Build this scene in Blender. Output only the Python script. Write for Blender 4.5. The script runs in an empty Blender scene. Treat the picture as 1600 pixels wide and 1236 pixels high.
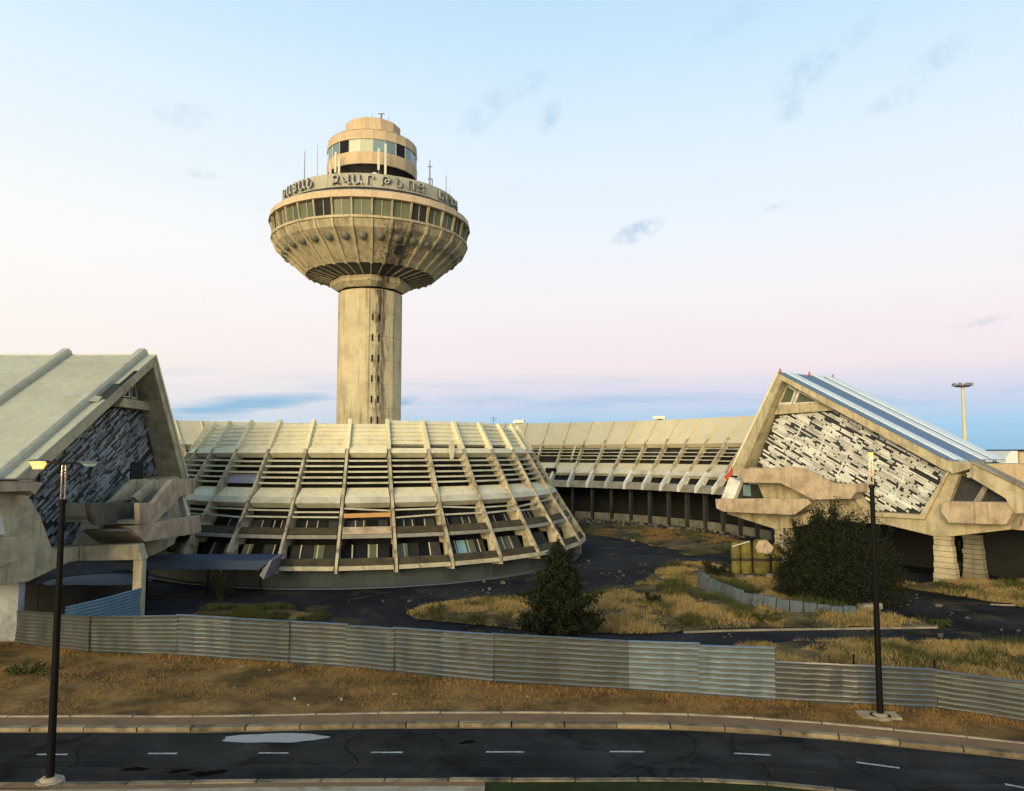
import bpy, bmesh, math, random
import numpy as np
from math import sin, cos, tan, radians, pi, hypot
random.seed(7)
rng = np.random.default_rng(11)
SC = bpy.context.scene
COL = SC.collection

# ------------------------------------------------------------------ camera
PITCH = math.atan(89 / 1160)
cam = bpy.data.cameras.new('camera')
cam.sensor_width = 36.0
cam.lens = 36.0 * 1160 / 1600
cam.clip_end = 20000
co = bpy.data.objects.new('camera', cam)
COL.objects.link(co)
co.location = (0, 0, 10.4)
co.rotation_euler = (pi / 2 + PITCH, 0, 0)
SC.camera = co

# ------------------------------------------------------------------ sky and sun
SUN_AZ = math.atan2(-0.92, -0.38)      # direction towards the sun, in plan (behind the camera, to the left)
SUN_EL = radians(9)
W = bpy.data.worlds.new('World')
SC.world = W
W.use_nodes = True
nt = W.node_tree
nt.nodes.clear()


def nd(t, kind, **kw):
    n = t.nodes.new(kind)
    for k, v in kw.items():
        setattr(n, k, v)
    return n


def mathn(t, op, a, b=None, c=None, clamp=False):
    n = nd(t, 'ShaderNodeMath', operation=op, use_clamp=clamp)
    for i, v in enumerate((a, b, c)):
        if v is None:
            continue
        if isinstance(v, (int, float)):
            n.inputs[i].default_value = v
        else:
            t.links.new(v, n.inputs[i])
    return n.outputs[0]


def mixc(t, fac, a, b, mode='MIX'):
    n = nd(t, 'ShaderNodeMix', data_type='RGBA', blend_type=mode)
    for i, v in ((0, fac), (6, a), (7, b)):
        if isinstance(v, (int, float)):
            n.inputs[i].default_value = v
        elif isinstance(v, tuple):
            n.inputs[i].default_value = (*v[:3], 1)
        else:
            t.links.new(v, n.inputs[i])
    return n.outputs[2]


def ramp(t, fac, stops, interp='LINEAR'):
    n = nd(t, 'ShaderNodeValToRGB')
    n.color_ramp.interpolation = interp
    e = n.color_ramp.elements
    while len(e) < len(stops):
        e.new(0.5)
    for q, (p, c) in zip(e, stops):
        q.position = p
        q.color = (c, c, c, 1) if isinstance(c, (int, float)) else (*c, 1)
    t.links.new(fac, n.inputs[0])
    return n.outputs[0]


def lin(r, g, b):
    f = lambda v: (v / 255 / 12.92) if v < 10.3 else ((v / 255 + 0.055) / 1.055) ** 2.4
    return (f(r), f(g), f(b))


def build_sky():
    tc = nd(nt, 'ShaderNodeTexCoord')
    d = tc.outputs['Generated']
    sx = nd(nt, 'ShaderNodeSeparateXYZ')
    nt.links.new(d, sx.inputs[0])
    x, y, z = sx.outputs
    base = ramp(nt, z, [(0.0, lin(146, 192, 222)), (0.034, lin(164, 205, 235)), (0.066, lin(200, 209, 233)),
                        (0.110, lin(240, 227, 232)), (0.19, lin(245, 238, 240)), (0.28, lin(236, 243, 250)),
                        (0.40, lin(220, 238, 251)), (0.54, lin(190, 224, 248)), (0.75, lin(128, 172, 214)),
                        (1.0, lin(92, 136, 186))])
    # the clear side towards the left: the horizon is whiter and warmer there
    left = mathn(nt, 'MULTIPLY_ADD', x, -1.5, 0.02, clamp=True)
    warm = ramp(nt, z, [(0.0, lin(228, 226, 224)), (0.10, lin(249, 240, 231)), (0.25, lin(252, 250, 247)),
                        (0.45, lin(222, 241, 252)), (0.6, lin(182, 218, 246)), (1.0, lin(92, 136, 186))])
    col = mixc(nt, left, base, warm)
    # bluish haze streaks low above the horizon
    mp = nd(nt, 'ShaderNodeMapping')
    mp.inputs['Scale'].default_value = (3.2, 3.2, 30)
    nt.links.new(d, mp.inputs[0])
    ns = nd(nt, 'ShaderNodeTexNoise')
    ns.inputs['Scale'].default_value = 1.6
    ns.inputs['Detail'].default_value = 6
    nt.links.new(mp.outputs[0], ns.inputs[0])
    st = ramp(nt, ns.outputs[0], [(0.50, 0.0), (0.66, 1.0)])
    band = ramp(nt, z, [(0.0, 1.0), (0.06, 0.9), (0.115, 0.0)])
    col = mixc(nt, mathn(nt, 'MULTIPLY', mathn(nt, 'MULTIPLY', st, band), 0.55), col, lin(140, 188, 222))
    # small grey-blue cloud scraps: azimuth (deg, right positive), elevation, half sizes, strength
    n2 = nd(nt, 'ShaderNodeTexNoise')
    n2.inputs['Scale'].default_value = 40
    n2.inputs['Detail'].default_value = 8
    n2.inputs['Roughness'].default_value = 0.62
    nt.links.new(d, n2.inputs[0])
    az = mathn(nt, 'ARCTAN2', x, y)
    el = mathn(nt, 'ARCSINE', z)
    tot = None
    low = None
    for (a, e, wa, we, tilt, s) in [(9.8, 16.6, 2.3, 0.9, 0.28, .85), (22.3, 26.0, 2.7, 1.5, 0.40, .52), (21.2, 23.8, 1.5, 0.8, 0.3, .5),
                                    (31.0, 25.4, 2.2, 1.0, 0.30, .48), (28.3, 23.5, 2.4, 0.8, 0.25, .36), (25.5, 27.6, 2.0, 0.9, 0.5, .35),
                                    (-2.2, 25.2, 2.4, 1.5, 0.6, .40), (3.0, 24.9, 1.1, 1.3, 0.5, .45), (1.2, 27.0, 2.0, 1.0, 0.4, .3),
                                    (-24.5, 23.0, 2.3, 1.0, 0.05, .38), (-23.2, 19.4, 1.3, 0.4, 0, .4), (20.2, 17.6, 1.2, 0.35, 0.05, .4),
                                    (-20.0, 3.55, 6.6, .75, 0.10, 2.6), (-24.0, 2.6, 5.5, .6, 0.04, 2.4), (-8.6, 3.9, 1.7, .5, 0.2, 2.0), (32.5, 8.5, 2.0, .35, 0.1, .4), (17.0, 30.0, 3.5, 1.0, .3, .3)]:
        da = mathn(nt, 'MULTIPLY', mathn(nt, 'SUBTRACT', az, radians(a)), 1 / radians(wa))
        sk = mathn(nt, 'MULTIPLY', mathn(nt, 'SUBTRACT', az, radians(a)), tilt)
        de = mathn(nt, 'MULTIPLY', mathn(nt, 'SUBTRACT', mathn(nt, 'SUBTRACT', el, radians(e)), sk), 1 / radians(we))
        r2 = mathn(nt, 'ADD', mathn(nt, 'MULTIPLY', da, da), mathn(nt, 'MULTIPLY', de, de))
        v = mathn(nt, 'MULTIPLY', mathn(nt, 'SUBTRACT', 1.0, r2, clamp=True), s)
        if e < 5:
            low = v if low is None else mathn(nt, 'ADD', low, v)
        else:
            tot = v if tot is None else mathn(nt, 'ADD', tot, v)
    nz = ramp(nt, n2.outputs[0], [(0.36, 0.0), (0.62, 1.0)])
    cl = mathn(nt, 'MULTIPLY', mathn(nt, 'MULTIPLY', tot, nz), 0.8, clamp=True)
    col = mixc(nt, cl, col, lin(152, 186, 216))
    lz = ramp(nt, ns.outputs[0], [(0.34, 0.15), (0.60, 1.0)])
    col = mixc(nt, mathn(nt, 'MULTIPLY', mathn(nt, 'MULTIPLY', low, lz), 0.55, clamp=True), col, lin(150, 190, 220))
    sk = nd(nt, 'ShaderNodeTexSky', sky_type='NISHITA', sun_disc=False, sun_elevation=SUN_EL,
            sun_rotation=pi / 2 - SUN_AZ)
    b1 = nd(nt, 'ShaderNodeBackground')
    nt.links.new(col, b1.inputs[0])
    b1.inputs[1].default_value = 1.05
    b2 = nd(nt, 'ShaderNodeBackground')
    nt.links.new(sk.outputs[0], b2.inputs[0])
    b2.inputs[1].default_value = 0.05
    mx = nd(nt, 'ShaderNodeMixShader')
    mx.inputs[0].default_value = 0.08
    nt.links.new(b1.outputs[0], mx.inputs[1])
    nt.links.new(b2.outputs[0], mx.inputs[2])
    out = nd(nt, 'ShaderNodeOutputWorld')
    nt.links.new(mx.outputs[0], out.inputs[0])


build_sky()
sl = bpy.data.lights.new('sun', 'SUN')
sl.energy = 4.4
sl.angle = radians(36)
sl.color = (1.0, 0.80, 0.46)
so = bpy.data.objects.new('sun', sl)
COL.objects.link(so)
from mathutils import Vector, Matrix
_sd = Vector((cos(SUN_EL) * cos(SUN_AZ), cos(SUN_EL) * sin(SUN_AZ), sin(SUN_EL)))
so.rotation_euler = _sd.to_track_quat('Z', 'Y').to_euler()
so.location = _sd * 100 + Vector((0, 0, 20))
vs = SC.view_settings
vs.view_transform = 'Standard'
vs.look = 'None'
vs.exposure = 0.08
vs.gamma = 1.0
vs.use_curve_mapping = False
SC.cycles.max_bounces = 6

# ------------------------------------------------------------------ materials
MAT = {}


def newmat(name):
    m = bpy.data.materials.new(name)
    m.use_nodes = True
    t = m.node_tree
    t.nodes.clear()
    b = nd(t, 'ShaderNodeBsdfPrincipled')
    o = nd(t, 'ShaderNodeOutputMaterial')
    t.links.new(b.outputs[0], o.inputs[0])
    MAT[name] = m
    return m, t, b


def pos(t, scale=(1, 1, 1), loc=(0, 0, 0)):
    g = nd(t, 'ShaderNodeNewGeometry')
    m = nd(t, 'ShaderNodeMapping')
    m.inputs['Scale'].default_value = scale
    m.inputs['Location'].default_value = loc
    t.links.new(g.outputs['Position'], m.inputs[0])
    return m.outputs[0]


def noise(t, vec, scale, detail=6, rough=0.6):
    n = nd(t, 'ShaderNodeTexNoise')
    n.inputs['Scale'].default_value = scale
    n.inputs['Detail'].default_value = detail
    n.inputs['Roughness'].default_value = rough
    t.links.new(vec, n.inputs['Vector'])
    return n.outputs['Fac']


def bump(t, b, h, strength, dist=0.05):
    n = nd(t, 'ShaderNodeBump')
    n.inputs['Strength'].default_value = strength
    n.inputs['Distance'].default_value = dist
    t.links.new(h, n.inputs['Height'])
    t.links.new(n.outputs[0], b.inputs['Normal'])


def weathered(name, col, dirt=(0.10, 0.085, 0.06), amount=0.5, streak=0.5, rough=0.85, sc=0.5, var=0.12, bmp=0.25, metallic=0.0, spec=0.3, stain=None):
    m, t, b = newmat(name)
    p = pos(t)
    n1 = noise(t, p, sc, 8, 0.65)
    n2 = noise(t, p, sc * 9, 5, 0.7)
    ps = pos(t, (1.6, 1.6, 0.10))
    n3 = noise(t, ps, 1.3, 6, 0.7)
    oi = nd(t, 'ShaderNodeObjectInfo')
    c = mixc(t, mathn(t, 'MULTIPLY', oi.outputs['Random'], var * 2), tuple(v * (1 + var * .5) for v in col), tuple(v * (1 - var) for v in col))
    c = mixc(t, mathn(t, 'MULTIPLY', ramp(t, n1, [(0.42, 0.0), (0.72, 1.0)]), amount), c, dirt)
    c = mixc(t, mathn(t, 'MULTIPLY', ramp(t, n3, [(0.52, 0.0), (0.70, 1.0)]), streak), c, dirt)
    c = mixc(t, 0.35, c, mixc(t, 1.0, c, ramp(t, n2, [(0.25, 0.55), (0.75, 1.35)]), 'MULTIPLY'))
    if stain:
        c = mixc(t, stain(t), c, (0.022, 0.02, 0.018))
    t.links.new(c, b.inputs['Base Color'])
    b.inputs['Roughness'].default_value = rough
    b.inputs['Metallic'].default_value = metallic
    b.inputs['Specular IOR Level'].default_value = spec
    bump(t, b, n2, bmp, 0.03)
    return m


TX, TY = -15.44, 80.0          # axis of tower, hall and ring
CAMDIR = math.atan2(-TY, -TX)  # from the axis towards the camera


def tower_stain(t):
    # black runs of water below the leaking joint, right of the middle of the shaft
    g = nd(t, 'ShaderNodeNewGeometry')
    s = nd(t, 'ShaderNodeSeparateXYZ')
    t.links.new(g.outputs['Position'], s.inputs[0])
    a = mathn(t, 'ARCTAN2', mathn(t, 'SUBTRACT', s.outputs[1], TY), mathn(t, 'SUBTRACT', s.outputs[0], TX))
    wob = noise(t, pos(t, (2.2, 2.2, .28)), 1.4, 6, .75)
    dd = mathn(t, 'ABSOLUTE', mathn(t, 'SUBTRACT', a, CAMDIR + radians(19)))
    w = mathn(t, 'MULTIPLY_ADD', wob, 0.85, -0.22)
    k = mathn(t, 'MULTIPLY', mathn(t, 'SUBTRACT', w, dd), 14, clamp=True)
    up = ramp(t, mathn(t, 'MULTIPLY', s.outputs[2], 1 / 40), [(0.0, 0.55), (0.45, 0.85), (0.62, 0.95), (0.72, 1.0), (0.80, .8), (0.83, 0.25), (1, .1)])
    fine = ramp(t, noise(t, pos(t, (5, 5, .22)), 2.2, 5, .7), [(0.40, 0.25), (0.55, 1.0)])
    return mathn(t, 'MULTIPLY', mathn(t, 'MULTIPLY', k, up), fine)


weathered('tower_concrete', (0.52, 0.435, 0.265), dirt=(0.13, 0.095, 0.05), amount=0.4, streak=0.8, stain=tower_stain, var=.06)
weathered('saucer_concrete', (0.44, 0.37, 0.225), dirt=(0.10, 0.075, 0.042), amount=0.65, streak=0.8, stain=tower_stain, var=.22, sc=.8)
weathered('cab_concrete', (0.56, 0.42, 0.25), dirt=(0.22, 0.15, 0.08), amount=0.25, streak=0.3)
weathered('concrete', (0.50, 0.425, 0.26), dirt=(0.10, 0.075, 0.045), amount=0.6, streak=0.6, sc=.7)
weathered('concrete_pink', (0.50, 0.385, 0.25), dirt=(0.13, 0.075, 0.045), amount=0.7, streak=0.6, sc=.8)
weathered('concrete_grey', (0.27, 0.245, 0.18), dirt=(0.08, 0.065, 0.04), amount=0.6, streak=0.5)
weathered('roof_cream', (0.70, 0.635, 0.41), dirt=(0.34, 0.28, 0.16), amount=0.3, streak=0.4, rough=0.6, bmp=.08, var=.08)
weathered('roof_ivory', (0.60, 0.525, 0.33), dirt=(0.40, 0.33, 0.2), amount=0.35, streak=0.25, rough=0.6, bmp=.08, var=.08)
weathered('big_roof', (0.44, 0.425, 0.30), dirt=(0.28, 0.26, 0.175), amount=0.45, streak=0.25, rough=0.6, bmp=.06, sc=.22)
weathered('louver', (0.54, 0.51, 0.37), dirt=(0.15, 0.12, 0.07), amount=0.6, streak=0.2, rough=0.7, var=.15)
weathered('rib_concrete', (0.50, 0.43, 0.275), dirt=(0.055, 0.042, 0.026), amount=0.95, streak=0.35, sc=1.3)
weathered('mossy', (0.070, 0.056, 0.026), dirt=(0.016, 0.013, 0.008), amount=0.8, streak=0.4, sc=1.2)
weathered('slat_white', (0.68, 0.67, 0.58), dirt=(0.18, 0.16, 0.11), amount=0.6, streak=0.2, rough=0.6, var=.42, sc=.8)
weathered('slat_grey', (0.29, 0.31, 0.315), dirt=(0.03, 0.032, 0.032), amount=0.9, streak=0.2, rough=0.6, var=.5, sc=.7)
weathered('stripe_white', (0.66, 0.72, 0.72), dirt=(0.4, 0.42, 0.4), amount=0.25, streak=0.15, rough=0.5, bmp=.05)
weathered('stripe_blue', (0.085, 0.16, 0.245), dirt=(0.06, 0.10, 0.14), amount=0.35, streak=0.15, rough=0.5, bmp=.05)
weathered('orange_panel', (0.55, 0.30, 0.10), dirt=(0.3, 0.16, 0.06), amount=0.4, streak=0.2)
weathered('base_teal', (0.058, 0.075, 0.068), dirt=(0.022, 0.025, 0.022), amount=0.5, streak=0.4)
weathered('navy', (0.035, 0.06, 0.105), dirt=(0.02, 0.025, 0.04), amount=0.5, streak=0.3, rough=.6)
weathered('grey_plaster', (0.30, 0.31, 0.31), dirt=(0.07, 0.07, 0.07), amount=0.8, streak=0.6, sc=.8)
weathered('blue_sheet', (0.13, 0.22, 0.27), dirt=(0.06, 0.09, 0.10), amount=0.4, streak=0.3, rough=.55)
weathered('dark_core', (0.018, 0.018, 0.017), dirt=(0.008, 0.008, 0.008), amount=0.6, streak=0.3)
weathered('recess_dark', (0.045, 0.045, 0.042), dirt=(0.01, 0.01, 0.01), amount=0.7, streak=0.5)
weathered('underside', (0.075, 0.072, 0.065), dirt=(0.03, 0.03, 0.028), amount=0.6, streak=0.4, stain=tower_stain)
weathered('sign_grey', (0.42, 0.39, 0.29), dirt=(0.2, 0.18, 0.13), amount=0.4, streak=0.3)
weathered('letter_pale', (0.50, 0.49, 0.43), amount=0.2, streak=0.2)
weathered('letter_dark', (0.12, 0.11, 0.10), amount=0.2, streak=0.2)
weathered('dome_grey', (0.15, 0.145, 0.115), dirt=(0.06, 0.055, 0.04), amount=0.5, streak=0.3, rough=.55)
weathered('steel_grey', (0.20, 0.21, 0.23), amount=0.3, streak=0.1, rough=.5)
weathered('lamp_housing', (0.07, 0.08, 0.09), amount=0.3, streak=0.1, rough=.5)
weathered('antenna_cream', (0.60, 0.57, 0.40), amount=0.2, streak=0.1)
weathered('black_paint', (0.005, 0.0045, 0.004), dirt=(0.009, 0.008, 0.007), amount=0.4, streak=0.2, rough=.6, spec=.1)
weathered('pole_steel', (0.25, 0.22, 0.18), amount=0.3, streak=0.2, rough=.45, metallic=.5)
weathered('red_paint', (0.50, 0.06, 0.04), amount=0.2, streak=0.2)
weathered('yellow_green', (0.17, 0.145, 0.03), dirt=(0.04, 0.03, 0.012), amount=0.8, streak=0.5, sc=1.2)
weathered('rust_dark', (0.03, 0.018, 0.012), amount=0.4, streak=0.3)
weathered('bark', (0.07, 0.05, 0.035), dirt=(0.02, 0.015, 0.01), amount=0.6, streak=0.6, sc=2)
weathered('kerb_stone', (0.25, 0.195, 0.11), dirt=(0.03, 0.024, 0.016), amount=1.0, streak=0.1, sc=1.3, var=.45)
weathered('edging', (0.34, 0.285, 0.19), dirt=(0.09, 0.07, 0.045), amount=0.8, streak=0.1, sc=1.1, var=.2)
weathered('red_paving', (0.20, 0.115, 0.052), dirt=(0.07, 0.05, 0.035), amount=0.6, streak=0.1, sc=.8)
weathered('sand_line', (0.30, 0.20, 0.09), dirt=(0.10, 0.07, 0.04), amount=0.7, streak=0.1, sc=1)
weathered('road_paint', (0.42, 0.42, 0.40), dirt=(0.03, 0.03, 0.03), amount=0.9, streak=0, sc=4)
weathered('worn_sheen_asphalt', (0.026, 0.025, 0.0235), dirt=(0.009, 0.009, 0.009), amount=1.0, streak=0, sc=1.8, rough=.8, spec=.08)  # paler asphalt: wear, with the road's sheen put into the colour
weathered('tar', (0.0022, 0.0022, 0.0022), dirt=(0.004, 0.004, 0.004), amount=0.3, streak=0, sc=1.6, rough=.9, spec=.03)
weathered('pale_path', (0.11, 0.125, 0.14), dirt=(0.07, 0.08, 0.09), amount=0.4, streak=0, sc=.8)
weathered('stone_dark', (0.13, 0.11, 0.075), dirt=(0.04, 0.035, 0.025), amount=0.7, streak=0.3, sc=.8, var=.3)
weathered('stone_wall_pale', (0.20, 0.18, 0.12), dirt=(0.05, 0.045, 0.03), amount=0.8, streak=0.4, sc=.7, var=.3)
weathered('blue_stone', (0.10, 0.12, 0.12), dirt=(0.03, 0.034, 0.03), amount=0.6, streak=0.5, sc=1.2, var=.25)
weathered('white_wall', (0.72, 0.70, 0.64), amount=0.2, streak=0.2)


def metal_sheet():
    m, t, b = newmat('fence_metal')
    oi = nd(t, 'ShaderNodeObjectInfo')
    p = pos(t, (1, 1, 1.5))
    n1 = noise(t, p, .5, 8, .65)
    n2 = noise(t, pos(t, (1.2, 1.2, 4)), 1.8, 5, .7)
    c = mixc(t, oi.outputs['Random'], (0.31, 0.325, 0.30), (0.22, 0.235, 0.21))
    c = mixc(t, ramp(t, n1, [(0.5, 0.0), (0.75, .6)]), c, (0.13, 0.12, 0.09))
    c = mixc(t, ramp(t, n2, [(0.66, 0.0), (0.85, .3)]), c, (0.42, 0.44, 0.42))
    t.links.new(c, b.inputs['Base Color'])
    b.inputs['Metallic'].default_value = 0.93
    t.links.new(mathn(t, 'MULTIPLY_ADD', n1, 0.14, 0.30), b.inputs['Roughness'])
    rs = ramp(t, noise(t, pos(t, (1, 1, .6), (4, 2, 1)), 1.7, 7, .75), [(0.66, 0.0), (0.76, .6)])
    c2 = mixc(t, rs, c, (0.10, 0.055, 0.025))
    t.links.new(c2, b.inputs['Base Color'])
    t.links.new(mathn(t, 'MULTIPLY_ADD', rs, -.8, .93, clamp=True), b.inputs['Metallic'])
    bump(t, b, noise(t, pos(t, (.7, .7, 1.2)), 1.6, 4, .5), .32, .06)
    m, t, b = newmat('fence_metal_bright')
    n2 = noise(t, pos(t, (.8, .8, 3)), 1.6, 6, .7)
    c = mixc(t, ramp(t, n2, [(0.4, 0.0), (0.75, 1.0)]), (0.30, 0.335, 0.325), (0.42, 0.465, 0.455))
    t.links.new(c, b.inputs['Base Color'])
    b.inputs['Metallic'].default_value = 0.9
    b.inputs['Roughness'].default_value = 0.40
    bump(t, b, n2, .25, .05)


metal_sheet()


def glass_mat(name, col, rough=0.12, col2=None, spec=.5):
    m, t, b = newmat(name)
    oi = nd(t, 'ShaderNodeObjectInfo')
    n1 = noise(t, pos(t, (1, 1, .5)), 1.1, 5, .6)
    f = mathn(t, 'MULTIPLY', oi.outputs['Random'], ramp(t, n1, [(0.3, .3), (0.7, 1.0)]))
    t.links.new(mixc(t, f, col, col2 or tuple(v * 2.2 for v in col)), b.inputs['Base Color'])
    b.inputs['Roughness'].default_value = rough
    b.inputs['Specular IOR Level'].default_value = spec
    return m


glass_mat('glass_dark', (0.012, 0.013, 0.011), .3, (0.05, 0.048, 0.035), .2)
glass_mat('glass_black', (0.006, 0.006, 0.006), .35, (0.014, 0.013, 0.012), .15)
glass_mat('glass_green', (0.09, 0.105, 0.06), .4, (0.19, 0.20, 0.115), .2)
glass_mat('glass_blue', (0.13, 0.20, 0.20), .08, (0.26, 0.36, 0.35))
glass_mat('glass_pale', (0.42, 0.43, 0.28), .15, (0.5, 0.5, 0.35))
glass_mat('glass_cyan', (0.20, 0.36, 0.36), .1, (0.3, 0.45, 0.45))
glass_mat('panel_glass', (0.022, 0.028, 0.026), .3, (0.05, 0.055, 0.046))


def emis(name, col, s):
    m, t, b = newmat(name)
    b.inputs['Base Color'].default_value = (*col, 1)
    b.inputs['Emission Color'].default_value = (*col, 1)
    b.inputs['Emission Strength'].default_value = s


emis('lamp_lit', (1.0, 0.40, 0.08), 2.0)
emis('lamp_far', (1.0, 0.55, 0.22), 1.6)


def ground_mats():
    m, t, b = newmat('asphalt')
    p = pos(t)
    n1 = noise(t, p, .22, 7, .6)
    n2 = noise(t, p, 7, 4, .7)
    n3 = noise(t, pos(t, loc=(31, 7, 0)), .45, 6, .6)
    c = mixc(t, ramp(t, n1, [(0.35, 0.0), (0.7, 1.0)]), (0.0070, 0.0068, 0.0064), (0.022, 0.0213, 0.020))
    c = mixc(t, .4, c, mixc(t, 1.0, c, ramp(t, n2, [(0.25, .5), (.75, 1.5)]), 'MULTIPLY'))
    v = nd(t, 'ShaderNodeTexVoronoi', feature='DISTANCE_TO_EDGE')
    v.inputs['Scale'].default_value = .16
    wv = nd(t, 'ShaderNodeVectorMath', operation='ADD')
    t.links.new(p, wv.inputs[0])
    nn = nd(t, 'ShaderNodeTexNoise')
    nn.inputs['Scale'].default_value = .8
    nn.inputs['Detail'].default_value = 5
    t.links.new(p, nn.inputs['Vector'])
    sv = nd(t, 'ShaderNodeVectorMath', operation='SCALE')
    t.links.new(nn.outputs['Color'], sv.inputs[0])
    sv.inputs['Scale'].default_value = 2.2
    t.links.new(sv.outputs[0], wv.inputs[1])
    t.links.new(wv.outputs[0], v.inputs['Vector'])
    c = mixc(t, ramp(t, v.outputs['Distance'], [(0.0, .95), (0.028, 0.0)]), c, (0.0022, 0.0022, 0.0022))
    pv = nd(t, 'ShaderNodeTexVoronoi', feature='F1', distance='CHEBYCHEV')
    pv.inputs['Scale'].default_value = .17
    t.links.new(pos(t, (1, 1.6, 1), (3, 1, 0)), pv.inputs['Vector'])
    c = mixc(t, .55, c, mixc(t, 1.0, c, ramp(t, pv.outputs['Color'], [(0.2, .55), (.8, 1.6)]), 'MULTIPLY'))
    # long worn tracks along the carriageway
    tr = noise(t, pos(t, (.05, 1.3, 1)), 1.0, 4, .6)
    c = mixc(t, ramp(t, tr, [(0.52, 0.0), (0.7, .6)]), c, (0.034, 0.033, 0.031))
    t.links.new(c, b.inputs['Base Color'])
    t.links.new(ramp(t, n3, [(0.42, .80), (0.62, .55), (0.75, .45)]), b.inputs['Roughness'])
    b.inputs['Specular IOR Level'].default_value = 0.09
    bump(t, b, n2, .3, .01)

    m, t, b = newmat('courtyard')
    p = pos(t)
    n1 = noise(t, p, .12, 8, .62)
    n2 = noise(t, p, 2.2, 6, .7)
    n4 = noise(t, pos(t, loc=(9, 40, 0)), .3, 7, .7)
    c = mixc(t, ramp(t, n1, [(0.4, 0.0), (0.65, 1.0)]), (0.0085, 0.0085, 0.0095), (0.034, 0.033, 0.033))  # paler tone has the wet sheen put into the colour
    c = mixc(t, ramp(t, n4, [(0.53, 0.0), (0.66, .85)]), c, (0.082, 0.064, 0.030))
    c = mixc(t, .5, c, mixc(t, 1.0, c, ramp(t, n2, [(0.25, .5), (.75, 1.5)]), 'MULTIPLY'))
    t.links.new(c, b.inputs['Base Color'])
    b.inputs['Roughness'].default_value = .85
    b.inputs['Specular IOR Level'].default_value = 0.07
    bump(t, b, n2, .4, .03)

    for name, a, bb, cc in (('verge_earth', (0.27, 0.155, 0.050), (0.085, 0.050, 0.020), (0.038, 0.034, 0.012)),
                            ('dry_earth', (0.17, 0.115, 0.045), (0.022, 0.018, 0.011), (0.040, 0.040, 0.015)),
                            ('lawn', (0.022, 0.032, 0.007), (0.016, 0.022, 0.005), (0.03, 0.034, 0.01))):
        m, t, b = newmat(name)
        p = pos(t)
        n1 = noise(t, p, .35, 8, .65)
        n2 = noise(t, p, 3.5, 6, .7)
        c = mixc(t, ramp(t, n1, [(0.38, 0.0), (0.62, 1.0)]), a, bb)
        c = mixc(t, ramp(t, noise(t, pos(t, loc=(5, 3, 0)), .25, 6, .6), [(0.55, 0.0), (0.68, .8)]), c, cc)
        c = mixc(t, .5, c, mixc(t, 1.0, c, ramp(t, n2, [(0.25, .4), (.75, 1.6)]), 'MULTIPLY'))
        t.links.new(c, b.inputs['Base Color'])
        b.inputs['Roughness'].default_value = .95
        b.inputs['Specular IOR Level'].default_value = .1
        bump(t, b, n2, .6, .06)

    for name, cols in (('verge_grass', ((0.36, 0.215, 0.072), (0.17, 0.098, 0.034), (0.075, 0.066, 0.020))),
                       ('dry_grass', ((0.46, 0.33, 0.12), (0.28, 0.19, 0.07), (0.12, 0.11, 0.035))),
                       ('green_grass', ((0.07, 0.08, 0.02), (0.045, 0.055, 0.014), (0.10, 0.09, 0.03))),
                       ('fir_leaf', ((0.016, 0.022, 0.007), (0.007, 0.010, 0.004), (0.030, 0.035, 0.012))),
                       ('bush_leaf', ((0.018, 0.023, 0.009), (0.008, 0.011, 0.005), (0.036, 0.038, 0.014)))):
        m, t, b = newmat(name)
        g = nd(t, 'ShaderNodeNewGeometry')
        n1 = noise(t, pos(t), 2.0 if 'leaf' in name else .45, 5, .6)  # finer noise for leaves: paler clumps paint in lit clusters
        c = mixc(t, g.outputs['Random Per Island'], cols[0], cols[1])
        c = mixc(t, ramp(t, n1, [(0.5, 0.0), (0.66, .75)]), c, cols[2])
        t.links.new(c, b.inputs['Base Color'])
        b.inputs['Roughness'].default_value = .8
        b.inputs['Specular IOR Level'].default_value = .15
    m, t, b = newmat('water')
    b.inputs['Base Color'].default_value = (0.15, 0.155, 0.16, 1)
    b.inputs['Roughness'].default_value = .04
    b.inputs['IOR'].default_value = 1.33
    bump(t, b, noise(t, pos(t), 3, 3, .5), .02, .02)


ground_mats()

# ------------------------------------------------------------------ mesh helpers


def mk(name, verts, faces, mat, smooth=False, fix=True):
    me = bpy.data.meshes.new(name)
    me.from_pydata([tuple(map(float, v)) for v in verts], [], faces)
    if fix:
        bm = bmesh.new()
        bm.from_mesh(me)
        bmesh.ops.recalc_face_normals(bm, faces=bm.faces)
        bm.to_mesh(me)
        bm.free()
    me.materials.append(MAT[mat])
    if smooth:
        me.polygons.foreach_set('use_smooth', [True] * len(me.polygons))
    me.update()
    return me


def ob(name, me, parent=None, loc=None, rz=None, bevel=None):
    o = bpy.data.objects.new(name, me)
    COL.objects.link(o)
    if parent is not None:
        o.parent = parent
    if loc is not None:
        o.location = loc
    if rz is not None:
        o.rotation_euler = (0, 0, rz)
    if bevel:
        b = o.modifiers.new('bevel', 'BEVEL')
        b.width = bevel
        b.segments = 2
        b.limit_method = 'ANGLE'
    return o


def tag(o, label=None, cat=None, group=None, kind=None):
    if label:
        o['label'] = label
    if cat:
        o['category'] = cat
    if group:
        o['group'] = group
    if kind:
        o['kind'] = kind
    return o


def thing(name, label, cat, loc=(0, 0, 0), group=None, rz=0):
    o = bpy.data.objects.new(name, None)
    COL.objects.link(o)
    o.location = loc
    o.rotation_euler = (0, 0, rz)
    return tag(o, label, cat, group)


def prism_vf(A, B):
    n = len(A)
    f = [list(range(n)), list(range(2 * n - 1, n - 1, -1))]
    for i in range(n):
        j = (i + 1) % n
        f.append([i, j, n + j, n + i])
    return list(A) + list(B), f


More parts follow.
